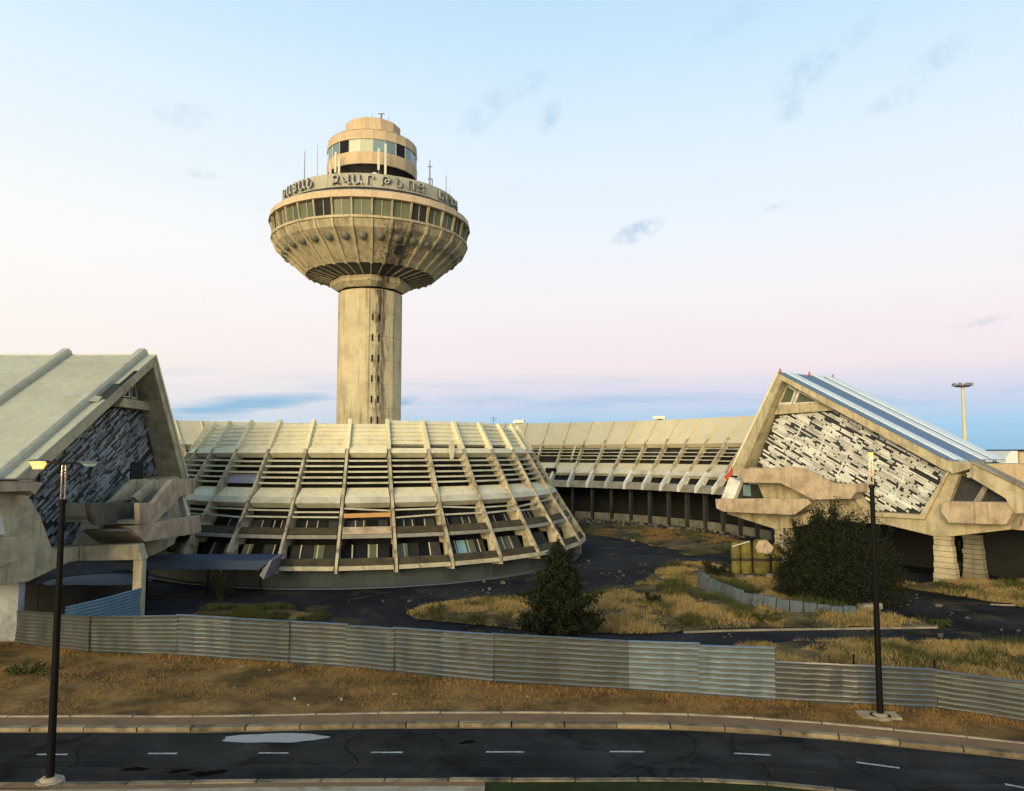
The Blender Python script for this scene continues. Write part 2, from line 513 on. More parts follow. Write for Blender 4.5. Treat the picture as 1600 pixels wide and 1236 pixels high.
class VF:
    """collects pieces into one mesh"""

    def __init__(s):
        s.v, s.f = [], []

    def add(s, v, f):
        k = len(s.v)
        s.v += list(v)
        s.f += [[i + k for i in q] for q in f]
        return s

    def box(s, x0, x1, y0, y1, z0, z1):
        return s.add(*prism_vf([(x0, y0, z0), (x1, y0, z0), (x1, y1, z0), (x0, y1, z0)], [(x0, y0, z1), (x1, y0, z1), (x1, y1, z1), (x0, y1, z1)]))

    def tube(s, p0, p1, r0, r1=None, n=8):
        r1 = r0 if r1 is None else r1
        p0, p1 = Vector(p0), Vector(p1)
        d = (p1 - p0).normalized()
        a = d.orthogonal().normalized()
        b = d.cross(a)
        ring = lambda p, r: [tuple(p + (a * cos(2 * pi * i / n) + b * sin(2 * pi * i / n)) * r) for i in range(n)]
        return s.add(*prism_vf(ring(p0, r0), ring(p1, r1)))

    def lathe(s, prof, n=48, a0=0.0, a1=2 * pi):
        full = abs(a1 - a0 - 2 * pi) < 1e-6
        m = n if full else n + 1
        v = [(r * cos(a0 + (a1 - a0) * i / n), r * sin(a0 + (a1 - a0) * i / n), z) for i in range(m) for r, z in prof]
        k = len(prof)
        f = []
        for i in range(n):
            j = (i + 1) % m
            for q in range(k - 1):
                f.append([i * k + q, j * k + q, j * k + q + 1, i * k + q + 1])
        return s.add(v, f)

    def me(s, name, mat, smooth=False, fix=True):
        return mk(name, s.v, s.f, mat, smooth, fix)


def bay_vf(poly, half, inset):
    """prism of a (radius, z) outline across one bay; flat chord, local X radial"""
    t = tan(half)
    return prism_vf([(r, -(r * t - inset), z) for r, z in poly], [(r, (r * t - inset), z) for r, z in poly])


def slab_vf(poly, y0, y1):
    return prism_vf([(r, y0, z) for r, z in poly], [(r, y1, z) for r, z in poly])


# ------------------------------------------------------------------ ground, road
def cr(pts, step=0.8):
    """Catmull-Rom through plan points, resampled"""
    P = [np.array(p, float) for p in pts]
    P = [2 * P[0] - P[1]] + P + [2 * P[-1] - P[-2]]
    out = []
    for i in range(1, len(P) - 2):
        a, b, c, d = P[i - 1], P[i], P[i + 1], P[i + 2]
        n = max(2, int(np.hypot(*(c - b)) / step))
        for k in range(n):
            t = k / n
            out.append(.5 * ((2 * b) + (-a + c) * t + (2 * a - 5 * b + 4 * c - d) * t * t + (-a + 3 * b - 3 * c + d) * t ** 3))
    out.append(P[-2])
    return np.array(out)


def offset(P, d):
    T = np.gradient(P, axis=0)
    T /= np.hypot(T[:, 0], T[:, 1])[:, None]
    return P + d * np.stack([-T[:, 1], T[:, 0]], 1)


def strip(name, A, B, z, mat, zb=None, kind=None, parent=None):
    n = len(A)
    v = [(*p, z) for p in A] + [(*p, z if zb is None else zb) for p in B]
    f = [[i, i + 1, n + i + 1, n + i] for i in range(n - 1)]
    me = mk(name, v, f, mat, fix=False)
    if me.polygons[0].normal.z < 0:
        me.flip_normals()
    o = ob(name, me, parent)
    if kind:
        tag(o, kind=kind)
    return o


def sheet(name, poly, z, mat, kind='structure'):
    me = mk(name, [(*p, z) for p in poly], [list(range(len(poly)))], mat, fix=False)
    if me.polygons[0].normal.z < 0:
        me.flip_normals()
    return tag(ob(name, me), kind=kind)


S = 4000
sheet('ground', [(-S, -300), (S, -300), (S, S), (-S, S)], 0.0, 'courtyard')
far = cr([(-70, 27.9), (-40, 28.3), (-19.1, 28.6), (-12, 28.6), (-4.8, 29.0), (2.4, 29.0), (7.2, 28.75), (11.6, 27.9), (14.6, 27.0), (17.5, 26.1), (22, 24.2), (30, 19.5), (40, 11), (48, 0)])
near = cr([(-70, 23.6), (-40, 23.8), (-16, 24.1), (-6.1, 24.35), (0, 24.4), (6.1, 24.4), (9.9, 23.7), (14, 22.2), (20, 18.9), (28, 12.5), (36, 2)])
# road sheet
rv = [(*p, .004) for p in far] + [(*p, .004) for p in near[::-1]]
me = mk('road', rv, [list(range(len(rv)))], 'asphalt', fix=False)
if me.polygons[0].normal.z < 0:
    me.flip_normals()
tag(ob('road', me), kind='structure')
sand = strip('road_edge_line', offset(far, -.13), offset(far, -.03), .009, 'sand_line', kind='structure')
strip('road_edge_line', offset(near, .05), offset(near, .12), .009, 'sand_line', kind='structure')

# dashes
dm = {}
dash_root = thing('lane_marking', None, None)
tag(dash_root, kind='structure')
for (x0, y0, x1, y1) in [(-24.4, 26.4, -23.3, 26.4), (-20.4, 26.45, -19.3, 26.45), (-16.4, 26.5, -15.35, 26.5), (-12.6, 26.58, -11.6, 26.58), (-8.8, 26.63, -7.75, 26.63), (-4.9, 26.68, -3.8, 26.68), (-.9, 26.72, .4, 26.72), (3.4, 26.75, 4.6, 26.74),
                         (7.7, 26.6, 8.9, 26.45), (11.6, 25.85, 12.8, 25.4), (15.5, 24.2, 16.5, 23.6), (19, 22, 20, 21.2)]:
    d = np.array([x1 - x0, y1 - y0])
    n = np.array([-d[1], d[0]]) / np.hypot(*d) * .055
    v = [(x0 + n[0], y0 + n[1], .008), (x0 - n[0], y0 - n[1], .008), (x1 - n[0], y1 - n[1], .008), (x1 + n[0], y1 + n[1], .008)]
    ob('dash', mk('dash', v, [[0, 1, 2, 3]], 'road_paint', fix=False), dash_root)


def kerb_run(rootname, P, d0, d1, h, length, mat, jitter=.012):
    """separate kerb stones laid along a line"""
    root = thing(rootname, None, None)
    tag(root, kind='structure')
    A, B = offset(P, d0), offset(P, d1)
    s = np.concatenate([[0], np.cumsum(np.hypot(*np.diff(P, axis=0).T))])
    at = lambda Q, u: np.array([np.interp(u, s, Q[:, 0]), np.interp(u, s, Q[:, 1])])
    u = 0
    while u + length < s[-1]:
        m = P[np.searchsorted(s, u)]
        if -30 < m[0] < 30:
            g = .02
            j = random.uniform(-jitter, jitter)
            hh = h + random.uniform(-.015, .01)
            q = [at(A, u + g), at(B, u + g), at(B, u + length - g), at(A, u + length - g)]
            q = [w + j for w in q]
            ob('kerb_stone', mk('kerb_stone', *prism_vf([(*w, -.05) for w in q], [(*w, hh) for w in q]), mat), root, bevel=.02)
        u += length
    return root


kerb_run('kerb', far, 0.0, .30, .15, 2.0, 'kerb_stone')
strip('pavement', offset(far, .30), offset(far, 1.16), .13, 'red_paving', kind='structure')
kerb_run('pavement_edging', far, 1.16, 1.30, .17, 2.4, 'edging')
kerb_run('kerb_near', near, -.28, -.02, .14, 2.0, 'kerb_stone')
NL = near[near[:, 0] < -.8]
NR = near[near[:, 0] > -1.2]
strip('pavement_near', offset(NL, -.28), offset(NL, -.62), .12, 'red_paving', kind='structure')
strip('pavement_near_edge', offset(NL, -.62), offset(NL, -4), .135, 'edging', kind='structure')
strip('lawn_near', offset(NR, -.28), offset(NR, -12), .10, 'lawn', kind='structure')

# worn patches, sheen painted into their paler colour, and tarred cracks on the carriageway
def blob(name, cx, cy, rx, ry, z, mat, seed, rz=0.0):
    q = random.Random(seed)
    ph = [q.uniform(0, 6.3) for _ in range(4)]
    P = []
    for i in range(30):
        t = 2 * pi * i / 30
        k = 1 + .22 * sin(2 * t + ph[0]) + .16 * sin(3 * t + ph[1]) + .12 * sin(7 * t + ph[2]) + .06 * sin(11 * t + ph[3])
        x_, y_ = rx * k * cos(t), ry * k * sin(t)
        P.append((cx + x_ * cos(rz) - y_ * sin(rz), cy + x_ * sin(rz) + y_ * cos(rz)))
    return sheet(name, P, z, mat)


for i, (cx, cy, rx, ry, rz) in enumerate([(13.2, 26.4, 1.3, .32, -.3), (14.6, 25.3, 1.1, .25, -.4), (12.0, 26.0, .7, .2, -.2), (-4, 25.3, 1.5, .3, .02), (5.5, 25.6, 1.1, .28, 0), (-13.5, 25.2, 1.8, .35, .03), (-6.5, 27.7, 1.0, .2, 0), (9.2, 25.1, .9, .25, -.1)]):
    blob('worn_sheen_patch', cx, cy, rx, ry, .0055 + .0003 * i, 'worn_sheen_asphalt', i + 40, rz)


def crack(pts, w):
    P = cr(pts, .25)
    q = random.Random(int(abs(pts[0][0]) * 10))
    P = P + np.array([[q.uniform(-.05, .05), q.uniform(-.05, .05)] for _ in P])
    strip('road_crack', offset(P, w / 2), offset(P, -w / 2), .0088, 'tar', kind='structure')


crack([(-5.5, 24.6), (-5.2, 25.9), (-5.9, 27.2), (-5.6, 28.7)], .03)
crack([(3.1, 24.6), (4.4, 25.6), (6.0, 26.3), (6.6, 27.6), (6.3, 28.6)], .025)
crack([(8.1, 24.1), (8.4, 25.6), (7.8, 27.0), (8.2, 28.4)], .03)
crack([(-18, 25.1), (-14.6, 25.6), (-11.5, 25.3), (-8.6, 25.8), (-5.3, 25.7)], .02)
crack([(-15.2, 24.4), (-14.6, 25.7), (-15.3, 27.1), (-14.9, 28.4)], .025)
for i, (cx, cy, r_) in enumerate([(-9.9, 25.0, .32), (-10.9, 25.15, .2), (-12.4, 25.3, .25), (-1.6, 27.6, .2)]):
    blob('oil_stain', cx, cy, r_ * 1.5, r_ * .7, .0084 + .0001 * i, 'tar', i + 90, .2)

# puddle and wet film
a = np.linspace(0, 2 * pi, 40, endpoint=False)
pr = 1 + .10 * np.sin(2 * a + .5) + .06 * np.sin(5 * a + 1) + .04 * np.sin(9 * a)
tag(ob('puddle', mk('puddle', [(-8.75 + 1.62 * cos(t) * r + (.25 if cos(t) > 0 else -.1), 27.98 + .46 * sin(t) * r, .010) for t, r in zip(a, pr)], [list(range(40))], 'water', fix=False)), kind='structure')

# fence line
FEN = [(-26.9, 41.1, 1.75), (-21.9, 39.3, 1.9), (-17.1, 38.6, 2.1), (-8.0, 36.6, 2.08), (-.9, 34.2, 2.22), (5.0, 33.1, 2.15), (10.9, 31.8, 2.28)]
FEN2 = [(10.95, 31.75, 1.70), (14.1, 31.25, 1.68), (17.1, 30.8, 1.64)]
FEN3 = [(17.15, 30.75, 1.62), (20.0, 29.0, 1.6), (24.5, 26.2, 1.6), (30, 22, 1.6)]
fl = np.array([p[:2] for p in FEN + FEN2[1:] + FEN3[1:]])
fine = cr(fl, .8)
# verge between pavement and fence
ve = offset(far, 1.30)
ve = ve[(ve[:, 0] > -55) & (ve[:, 0] < 34)]
vp = [tuple(p) for p in ve] + [tuple(p + np.array([0, .6])) for p in fl[::-1]] + [(-45, 41.5)]
me = mk('verge', [(*p, .06) for p in vp], [list(range(len(vp)))], 'verge_earth', fix=False)
if me.polygons[0].normal.z < 0:
    me.flip_normals()
tag(ob('verge', me), kind='structure')
VERGE = vp

ISL = {
    'centre': [(-4.6, 46.6), (-2, 45.4), (1.2, 44.3), (5.5, 43.8), (9.7, 44.1), (13, 44.6), (18, 45.0), (24.6, 45.3), (25.4, 46.6), (23.5, 49), (21.5, 51.5), (25.5, 53.5), (27, 57), (25, 60), (21, 63), (19, 67), (17.5, 70), (13.5, 69), (12, 64.5), (10.5, 60.5), (8, 57.5), (5.5, 55.2), (2, 53.6), (-1.5, 52.8), (-4.5, 51.2), (-6.2, 48.8)],
    'right': [(29.2, 58.2), (31.5, 55.4), (33.6, 52), (36.5, 47.8), (46, 45), (60, 45), (60, 60), (40, 60.5), (33, 60.2)],
    'strip': [(10.6, 33.2), (17, 32), (21, 30.2), (26, 27), (36, 20), (46, 26), (34, 38.5), (27, 40.8), (20, 41.8), (14.2, 41.6), (11.2, 39.0)],
    'left': [(-12.6, 41.4), (-10.3, 40.4), (-7.3, 39.6), (-7.0, 42), (-9.5, 44.5), (-12.2, 43.6)],
    'ringside': [(9, 104), (14, 105), (21, 99.5), (25.5, 92), (26.5, 84), (21, 77), (17.5, 76), (16.5, 82), (13, 90), (8, 98)],
    'back': [(-20, 47), (-14, 46.6), (-12, 48.2), (-15, 50.2), (-21, 50.4)],
}
MOUND = {}


def vnoise(x, y, scale, seed=0, octaves=3):
    x, y = np.asarray(x, float), np.asarray(y, float)
    G = np.random.default_rng(seed).random((64, 64))
    out, amp, tot = 0, 1.0, 0
    for o_ in range(octaves):
        u, v = x * scale + 17.3 * o_, y * scale + 9.1 * o_
        i, j = np.floor(u).astype(int), np.floor(v).astype(int)
        a, b = u - i, v - j
        a, b = a * a * (3 - 2 * a), b * b * (3 - 2 * b)
        g = lambda p, q: G[p % 64, q % 64]
        out = out + amp * ((g(i, j) * (1 - a) + g(i + 1, j) * a) * (1 - b) + (g(i, j + 1) * (1 - a) + g(i + 1, j + 1) * a) * b)
        tot += amp
        amp *= .55
        scale *= 2.1
    return out / tot


def in_poly(x, y, poly):
    r = np.zeros(len(x), bool)
    n = len(poly)
    for i in range(n):
        (x0, y0), (x1, y1) = poly[i], poly[(i + 1) % n]
        if y0 == y1:
            continue
        c = ((y0 > y) != (y1 > y)) & (x < (x1 - x0) * (y - y0) / (y1 - y0) + x0)
        r ^= c
    return r


def poly_dist(x, y, poly):
    d = np.full(len(x), 1e9)
    n = len(poly)
    for i in range(n):
        a, b = np.array(poly[i], float), np.array(poly[(i + 1) % n], float)
        ab = b - a
        t = np.clip(((x - a[0]) * ab[0] + (y - a[1]) * ab[1]) / (ab @ ab), 0, 1)
        d = np.minimum(d, np.hypot(x - a[0] - t * ab[0], y - a[1] - t * ab[1]))
    return d


def bumpz(x, y):
    return .10 * np.sin(x * .9 + 1.3) * np.sin(y * .8) + .07 * np.sin(x * 2.1 + y * 1.7) + .04 * np.sin(x * 4.3 - y * 3.1)


def mound_z(x, y, poly, h=.42):
    d = poly_dist(x, y, poly)
    k = 1 - np.exp(-d / 1.5)
    return .05 + h * k + bumpz(x, y) * k


for k, poly in ISL.items():
    PQ = cr(poly + [poly[0]], .6)[:-1]
    nz_ = vnoise(PQ[:, 0], PQ[:, 1], .5, 5, 3) - .5
    nx_ = vnoise(PQ[:, 0], PQ[:, 1], .5, 6, 3) - .5
    PQ = PQ + np.stack([nx_ * 2.6, nz_ * (.9 if k == 'strip' else 2.2)], 1)
    poly = [tuple(p) for p in PQ]
    ISL[k] = poly
    bm = bmesh.new()
    vs_ = [bm.verts.new((*p, .05)) for p in poly]
    bm.faces.new(vs_)
    bmesh.ops.triangulate(bm, faces=bm.faces)
    for _ in range(3):
        bmesh.ops.subdivide_edges(bm, edges=[e for e in bm.edges if e.calc_length() > 1.0], cuts=1, use_grid_fill=False)
        bmesh.ops.triangulate(bm, faces=bm.faces)
    X = np.array([v.co.x for v in bm.verts])
    Y = np.array([v.co.y for v in bm.verts])
    Z = mound_z(X, Y, poly)
    for v, z in zip(bm.verts, Z):
        v.co.z = z
    bmesh.ops.recalc_face_normals(bm, faces=bm.faces)
    me = bpy.data.meshes.new('dry_ground')
    bm.to_mesh(me)
    bm.free()
    if me.polygons[0].normal.z < 0:
        me.flip_normals()
    me.polygons.foreach_set('use_smooth', [True] * len(me.polygons))
    me.materials.append(MAT['dry_earth'])
    tag(ob('dry_ground', me), kind='structure')

# kerb of the courtyard road in front of the centre island
kc = cr([(9.9, 43.75), (13, 44.15), (18, 44.5), (25.2, 44.9)])
strip('kerb_strip', kc, offset(kc, .15), .10, 'edging', kind='structure')
strip('kerb_strip', offset(kc, .0), kc + np.array([0, -.001]), .10, 'edging', zb=0.0, kind='structure')

# ------------------------------------------------------------------ central hall
AX = (TX, TY, 0)
HB = radians(11.25)
LR = lambda z: 16 + (12.9 - z) * .609                       # rib outline: radius at height
NRM = np.array([.854, .52])                                # outward normal of the sloped face in (r, z)


def on(z, d):
    return (LR(z) + NRM[0] * d, z + NRM[1] * d)


hall = thing('terminal_hall', 'round terminal hall with sloping concrete ribs and louvred bays below the tower', 'building', AX)
hi = HB / 2
# dark inner shell and flat top
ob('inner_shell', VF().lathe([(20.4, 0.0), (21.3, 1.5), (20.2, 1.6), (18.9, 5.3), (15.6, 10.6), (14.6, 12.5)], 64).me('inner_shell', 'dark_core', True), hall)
ob('roof_top', VF().lathe([(15.7, 12.75), (14.6, 12.72), (6, 13.0), (3.0, 13.0)], 64).me('roof_top', 'roof_cream'), hall)
v = VF()
v.add(*bay_vf([(21.9, 0.0), (21.9, 1.75), (21.2, 1.75), (21.2, 0)], hi, 0))
me_base = v.me('base_wall', 'base_teal')
v = VF().add(*bay_vf([(21.95, 0.0), (21.95, .10), (22.6, .07), (22.6, 0)], hi, 0))
me_plinth = v.me('plinth', 'pale_path')
# roof panel with five lapped sheets
prof = []
zs = np.linspace(12.95, 10.80, 7)
for i in range(6):
    prof += [on(zs[i], -.16), on(zs[i + 1], -.06)]
prof += [on(10.8, -.45), on(12.95, -.45)]
me_roof = VF().add(*bay_vf(prof, hi, .16)).me('roof_panel', 'roof_cream')
me_fascia = VF().add(*bay_vf([on(10.74, .10), on(10.28, .16), on(10.22, -.5), on(10.70, -.5)], hi, .19)).me('fascia', 'roof_cream')
me_louver = VF().add(*bay_vf([(0, 0), (.30, -.10), (.31, -.03), (.02, .09)], 0, 0)).me('x', 'louver')


def louver_mesh(z, name='louver', mat='louver', h=.15, reach=.56, d0=-.44):
    r, zz = on(z, d0)
    t = tan(hi)
    rr = r + reach
    poly = [(r, zz), (rr, zz - .06), (rr, zz - .06 + h), (r, zz + .05)]
    return VF().add(*prism_vf([(a, -(a * t - .2), b) for a, b in poly], [(a, (a * t - .2), b) for a, b in poly])).me(name, mat)


LZ = [9.92, 9.47, 9.02, 8.57, 8.12]
me_louvers = [louver_mesh(z) for z in LZ]
me_glaz = VF().add(*bay_vf([on(10.2, -.78), on(7.75, -.78), on(7.75, -.9), on(10.2, -.9)], hi, .1)).me('glazing', 'glass_dark')
me_sill = VF().add(*bay_vf([on(7.78, -.62), on(7.72, -.42), on(6.78, .04), on(6.78, -.5)], hi, .19)).me('sill_panel', 'roof_cream')
me_fascia2 = VF().add(*bay_vf([on(6.76, .10), on(6.28, .14), on(6.2, -.5), on(6.72, -.5)], hi, .19)).me('fascia', 'louver')
me_slats = [louver_mesh(z, 'slat', 'louver', .12, .30, -.2) for z in (5.95, 5.40)]
me_slat_o = louver_mesh(5.42, 'slat', 'orange_panel', .34, .30, -.2)
me_par1 = VF().add(*bay_vf([on(4.52, -.02), on(4.0, .06), on(3.95, -.5), on(4.5, -.4)], hi, .20)).me('parapet', 'mossy')
me_par1o = VF().add(*bay_vf([on(4.55, .0), on(4.0, .06), on(3.95, -.5), on(4.5, -.4)], hi, .20)).me('parapet', 'concrete_pink')
me_led1 = VF().add(*bay_vf([on(3.93, .10), on(3.66, .10), (LR(3.66) - 1.2, 3.68), (LR(3.93) - 1.2, 3.95)], hi, .20)).me('ledge', 'concrete_grey')
me_par2 = VF().add(*bay_vf([on(2.28, .06), on(1.74, .12), on(1.72, -.5), on(2.25, -.4)], hi, .20)).me('parapet', 'mossy')
me_led2 = VF().add(*bay_vf([on(1.70, .16), on(1.40, .16), (LR(1.4) - 1.7, 1.45), (LR(1.6) - 1.7, 1.75)], hi, .20)).me('ledge', 'concrete')


def panes(z0, z1, d, n, mats):
    """pane meshes across a bay and one mullion"""
    res = []
    r0, r1 = on(z0, d), on(z1, d)
    for i in range(n):
        u0, u1 = -1 + 2 * i / n, -1 + 2 * (i + 1) / n
        t = tan(hi)
        A = [(r, (r * t - .3) * u0 + .03, z) for r, z in (r0, r1)]
        B = [(r, (r * t - .3) * u1 - .03, z) for r, z in (r0, r1)]
        res.append([A[0], B[0], B[1], A[1]])
    return {m: [mk('window_pane', q, [[0, 1, 2, 3]], m, fix=True) for q in res] for m in mats}


PM = ('glass_dark', 'glass_black', 'recess_dark', 'glass_cyan', 'glass_green')
pane_lo = panes(2.32, 3.62, -.95, 4, PM)
pane_hi = panes(4.5, 5.42, -.95, 4, PM)
r0, r1 = on(2.32, -.93), on(3.62, -.93)
me_mul_lo = [VF().add(*prism_vf([(a[0], y - .045, a[1]) for a in (r0, r1)] + [(a[0] - .08, y - .045, a[1]) for a in (r1, r0)], [(a[0], y + .045, a[1]) for a in (r0, r1)] + [(a[0] - .08, y + .045, a[1]) for a in (r1, r0)])).me('mullion', 'louver') for y in (-.95, 0, .95)]
r0, r1 = on(4.5, -.93), on(5.42, -.93)
me_mul_hi = [VF().add(*prism_vf([(a[0], y - .04, a[1]) for a in (r0, r1)] + [(a[0] - .08, y - .04, a[1]) for a in (r1, r0)], [(a[0], y + .04, a[1]) for a in (r0, r1)] + [(a[0] - .08, y + .04, a[1]) for a in (r1, r0)])).me('mullion', 'louver') for y in (-.9, 0, .9)]
# rib: light upper cap on the roof, weathered concrete below, deepening into fins at the two lowest storeys
me_ribtop = VF().add(*slab_vf([on(13.15, .30), on(10.55, .34), on(10.5, -.3), on(13.0, -.3)], -.155, .155)).me('rib_cap', 'roof_cream')
me_rib = VF().add(*slab_vf([on(10.5, .30), on(6.3, .26), on(6.1, .24), on(1.75, .36), (LR(1.3) + .15, 1.25), (LR(1.3) - .5, 1.2), on(1.75, -1.25), on(3.4, -.55), on(3.7, -1.2), on(5.6, -1.05), on(6.4, -.4), on(7.7, -.5), on(10.3, -.7)], -.105, .105)).me('rib', 'rib_concrete')

for k in range(-10, 11):
    a = CAMDIR + k * HB
    P = lambda n, m, **kw: ob(n, m, hall, rz=a, **kw)
    rp = P('roof_panel', me_roof)
    if k in (1, 2, 3, 4):
        rp.location = (cos(a) * -.22, sin(a) * -.22, .34)      # slipped: leaves a dark slot above the fascia
    P('fascia', me_fascia)
    for i, m in enumerate(me_louvers):
        if k == -3 and i in (3, 4):
            continue
        l = P('louver', m)
        if random.random() < .35:
            l.rotation_euler = (random.uniform(-.012, .012) * 0.25, 0, a)
            l.location = (0, 0, random.uniform(-.05, .04))
    P('glazing', me_glaz)
    P('sill_panel', me_sill)
    P('fascia', me_fascia2)
    for i, m in enumerate(me_slats):
        if k in (5, 6) and i == 1:
            continue
        l = P('slat', me_slat_o if (k == 0 and i == 1) else m)
        if random.random() < .6:
            l.location = (0, 0, random.uniform(-.2, .05))
        if random.random() < .45:                               # one end has slipped
            tl = random.uniform(-.07, .07)
            l.rotation_euler = (Matrix.Rotation(a, 3, 'Z') @ Matrix.Rotation(tl, 3, 'X')).to_euler()
            hz = 5.7
            off_ = Matrix.Rotation(a, 3, 'Z') @ (Vector((0, 0, hz)) - Matrix.Rotation(tl, 3, 'X') @ Vector((0, 0, hz)))
            l.location = l.location + off_ + Vector((0, 0, -abs(tl) * .6))
    P('parapet', me_par1o if k == 0 else me_par1)
    P('ledge', me_led1)
    P('parapet', me_par2)
    P('ledge', me_led2)
    P('base_wall', me_base)
    P('plinth', me_plinth)
    for i in range(4):
        g = random.choice(('glass_dark', 'glass_dark', 'glass_black', 'recess_dark', 'glass_green'))
        if k == 2 and i == 1:
            g = 'glass_cyan'
        P('window_pane', pane_lo[g][i])
        P('window_pane', pane_hi[random.choice(('glass_black', 'recess_dark', 'glass_dark'))][i])
    for m in me_mul_lo + me_mul_hi:
        if random.random() < .8:
            mo = P('mullion', m)
            mo.rotation_euler = (0, 0, a + random.uniform(-.018, .018))
    for nm, m in (('rib_cap', me_ribtop), ('rib', me_rib)):
        ob(nm, m, hall, rz=a + HB / 2)
# the dropped grey sheet in the third bay left of the middle and the roofing sheet hanging loose on the right
a = CAMDIR - 3 * HB
ob('fallen_sheet', VF().add(*bay_vf([on(9.0, -.30), on(7.95, -.15), on(7.93, -.2), on(9.0, -.35)], hi, .25)).me('fallen_sheet', 'steel_grey'), hall, rz=a)
a = CAMDIR + 2.2 * HB
v = VF()
pts = [(0, 0), (.42, .05), (.46, .7), (.30, 1.7), (.05, 1.75), (-.12, .8)]
q0 = [(LR(10.9) + .75, -.2 - y, 11.45 - z) for y, z in pts]
v.add(*prism_vf(q0, [(x - .05, y, z) for x, y, z in q0]))
ob('loose_roof_sheet', v.me('loose_roof_sheet', 'roof_cream'), hall, rz=a)
# light pier of the base at the right-hand end
ob('base_pier', VF().add(*bay_vf([(22.25, 0), (22.25, 1.3), (21.5, 1.3), (21.5, 0)], hi * 2.2, .1)).me('base_pier', 'concrete_grey'), hall, rz=CAMDIR + 7.5 * HB)

# ------------------------------------------------------------------ ring building
RB = radians(360 / 84)
rh = RB / 2
RL = lambda z: 46 + (z - 5.5) * .845
RN = np.array([-.764, .645])


def rn(z, d):
    return (RL(z) + RN[0] * d, z + RN[1] * d)


ring = thing('ring_terminal', 'long curved terminal wing with cream roof and louvres behind the hall', 'building', AX)
a0, a1 = radians(2), radians(200)
ob('back_wall', VF().lathe([(51.5, 0), (51.5, 4.9), (48.5, 5.0), (48.6, 7.4), (53, 12.4), (55.2, 15.2)], 110, a0, a1).me('back_wall', 'dark_core', True), ring)  # near-black colour paints the dark void below the wing
ob('outer_roof', VF().lathe([(54.6, 15.5), (60, 12.0), (60, 0)], 110, a0, a1).me('outer_roof', 'roof_ivory'), ring)
rm = {}
rm['roof_panel'] = VF().add(*bay_vf([rn(12.2, -.05), (54.6, 15.55), (54.9, 15.3), rn(12.2, -.45)], rh, .05)).me('roof_panel', 'roof_ivory')
rm['fascia'] = VF().add(*bay_vf([rn(12.15, .12), rn(11.6, .16), rn(11.5, -.6), rn(12.1, -.6)], rh, .16)).me('fascia', 'roof_ivory')


def rlouver(z):
    r, zz = rn(z, -.35)
    rr = r - .5
    poly = [(r, zz), (rr, zz - .05), (rr, zz + .06), (r, zz + .07)]
    return VF().add(*bay_vf(poly, rh, .17)).me('louver', 'louver')


r_louv = [rlouver(z) for z in (11.15, 10.62, 10.08, 9.55)]
rm['glazing'] = VF().add(*bay_vf([rn(11.5, -.7), rn(8.9, -.7), rn(8.9, -.8), rn(11.5, -.8)], rh, .1)).me('glazing', 'glass_dark')
glz_g = VF().add(*bay_vf([rn(11.0, -.25), rn(9.0, -.25), rn(9.0, -.35), rn(11.0, -.35)], rh, .18)).me('glazed_panel', 'glass_green')
rm['sill_panel'] = VF().add(*bay_vf([rn(9.0, -.5), rn(8.95, -.35), rn(7.75, .05), rn(7.7, -.5)], rh, .16)).me('sill_panel', 'roof_ivory')
sill2 = VF().add(*bay_vf([rn(7.72, .12), rn(7.05, .14), rn(7.0, -.4), rn(7.7, -.4)], rh, .16)).me('fascia', 'louver')
rm['floor_edge'] = VF().add(*bay_vf([rn(5.95, .05), rn(5.5, .12), rn(4.95, .0), (51.3, 4.9), (51.3, 5.5), rn(5.9, -.6)], rh, .0)).me('floor_edge', 'concrete_grey')
me_rrib = VF().add(*slab_vf([rn(12.3, .28), rn(7.6, .28), rn(7.5, -.3), rn(12.2, -.6)], -.15, .15)).me('rib', 'rib_concrete')
me_rroof = VF().add(*slab_vf([rn(12.25, .18), (54.45, 15.72), (54.7, 15.3), rn(12.2, -.4)], -.07, .07)).me('roof_batten', 'roof_ivory')
me_rfin = VF().add(*slab_vf([rn(7.5, .36), rn(5.4, .55), (RL(5.0) - .2, 4.95), rn(5.3, -.7), rn(7.4, -.4)], -.20, .20)).me('fin', 'slat_white')
me_rcol = VF().add(*slab_vf([(46.9, 0), (46.9, 5.0), (47.5, 5.0), (47.5, 0)], -.18, .18)).me('column', 'recess_dark')  # dark colour in place of the shade under the floor edge
me_rlow = VF().add(*bay_vf([(47.2, 0), (47.2, 1.05), (47.5, 1.05), (47.5, 0)], rh, .3)).me('low_wall', 'stone_wall_pale')
me_rpane = [mk('window_pane', [(RL(z) + .55, y, z) for y, z in ((u * 1.5 - .68, 5.9), (u * 1.5 + .68, 5.9), (u * 1.5 + .68, 7.1), (u * 1.5 - .68, 7.1))], [[0, 1, 2, 3]], 'glass_black') for u in (-.5, .5)]
nb = int((a1 - a0) / RB)
for k in range(nb):
    a = a0 + (k + .5) * RB
    da = math.degrees(a)
    P = lambda n, m: ob(n, m, ring, rz=a)
    for n, m in rm.items():
        if n == 'floor_edge' and 48 < da < 66:
            pass
        P(n, m)
    f2 = P('fascia', sill2)
    special = random.random()
    if special < .08:
        P('glazed_panel', glz_g)
        P('louver', r_louv[0])
    else:
        for i, m in enumerate(r_louv):
            if random.random() > .07:
                l = P('louver', m)
                if random.random() < .2:
                    l.location = (0, 0, random.uniform(-.12, .05))
    for m in me_rpane:
        P('window_pane', m)
    P('low_wall', me_rlow)
    for n, m in (('rib', me_rrib), ('roof_batten', me_rroof), ('fin', me_rfin), ('column', me_rcol)):
        ob(n, m, ring, rz=a + rh)
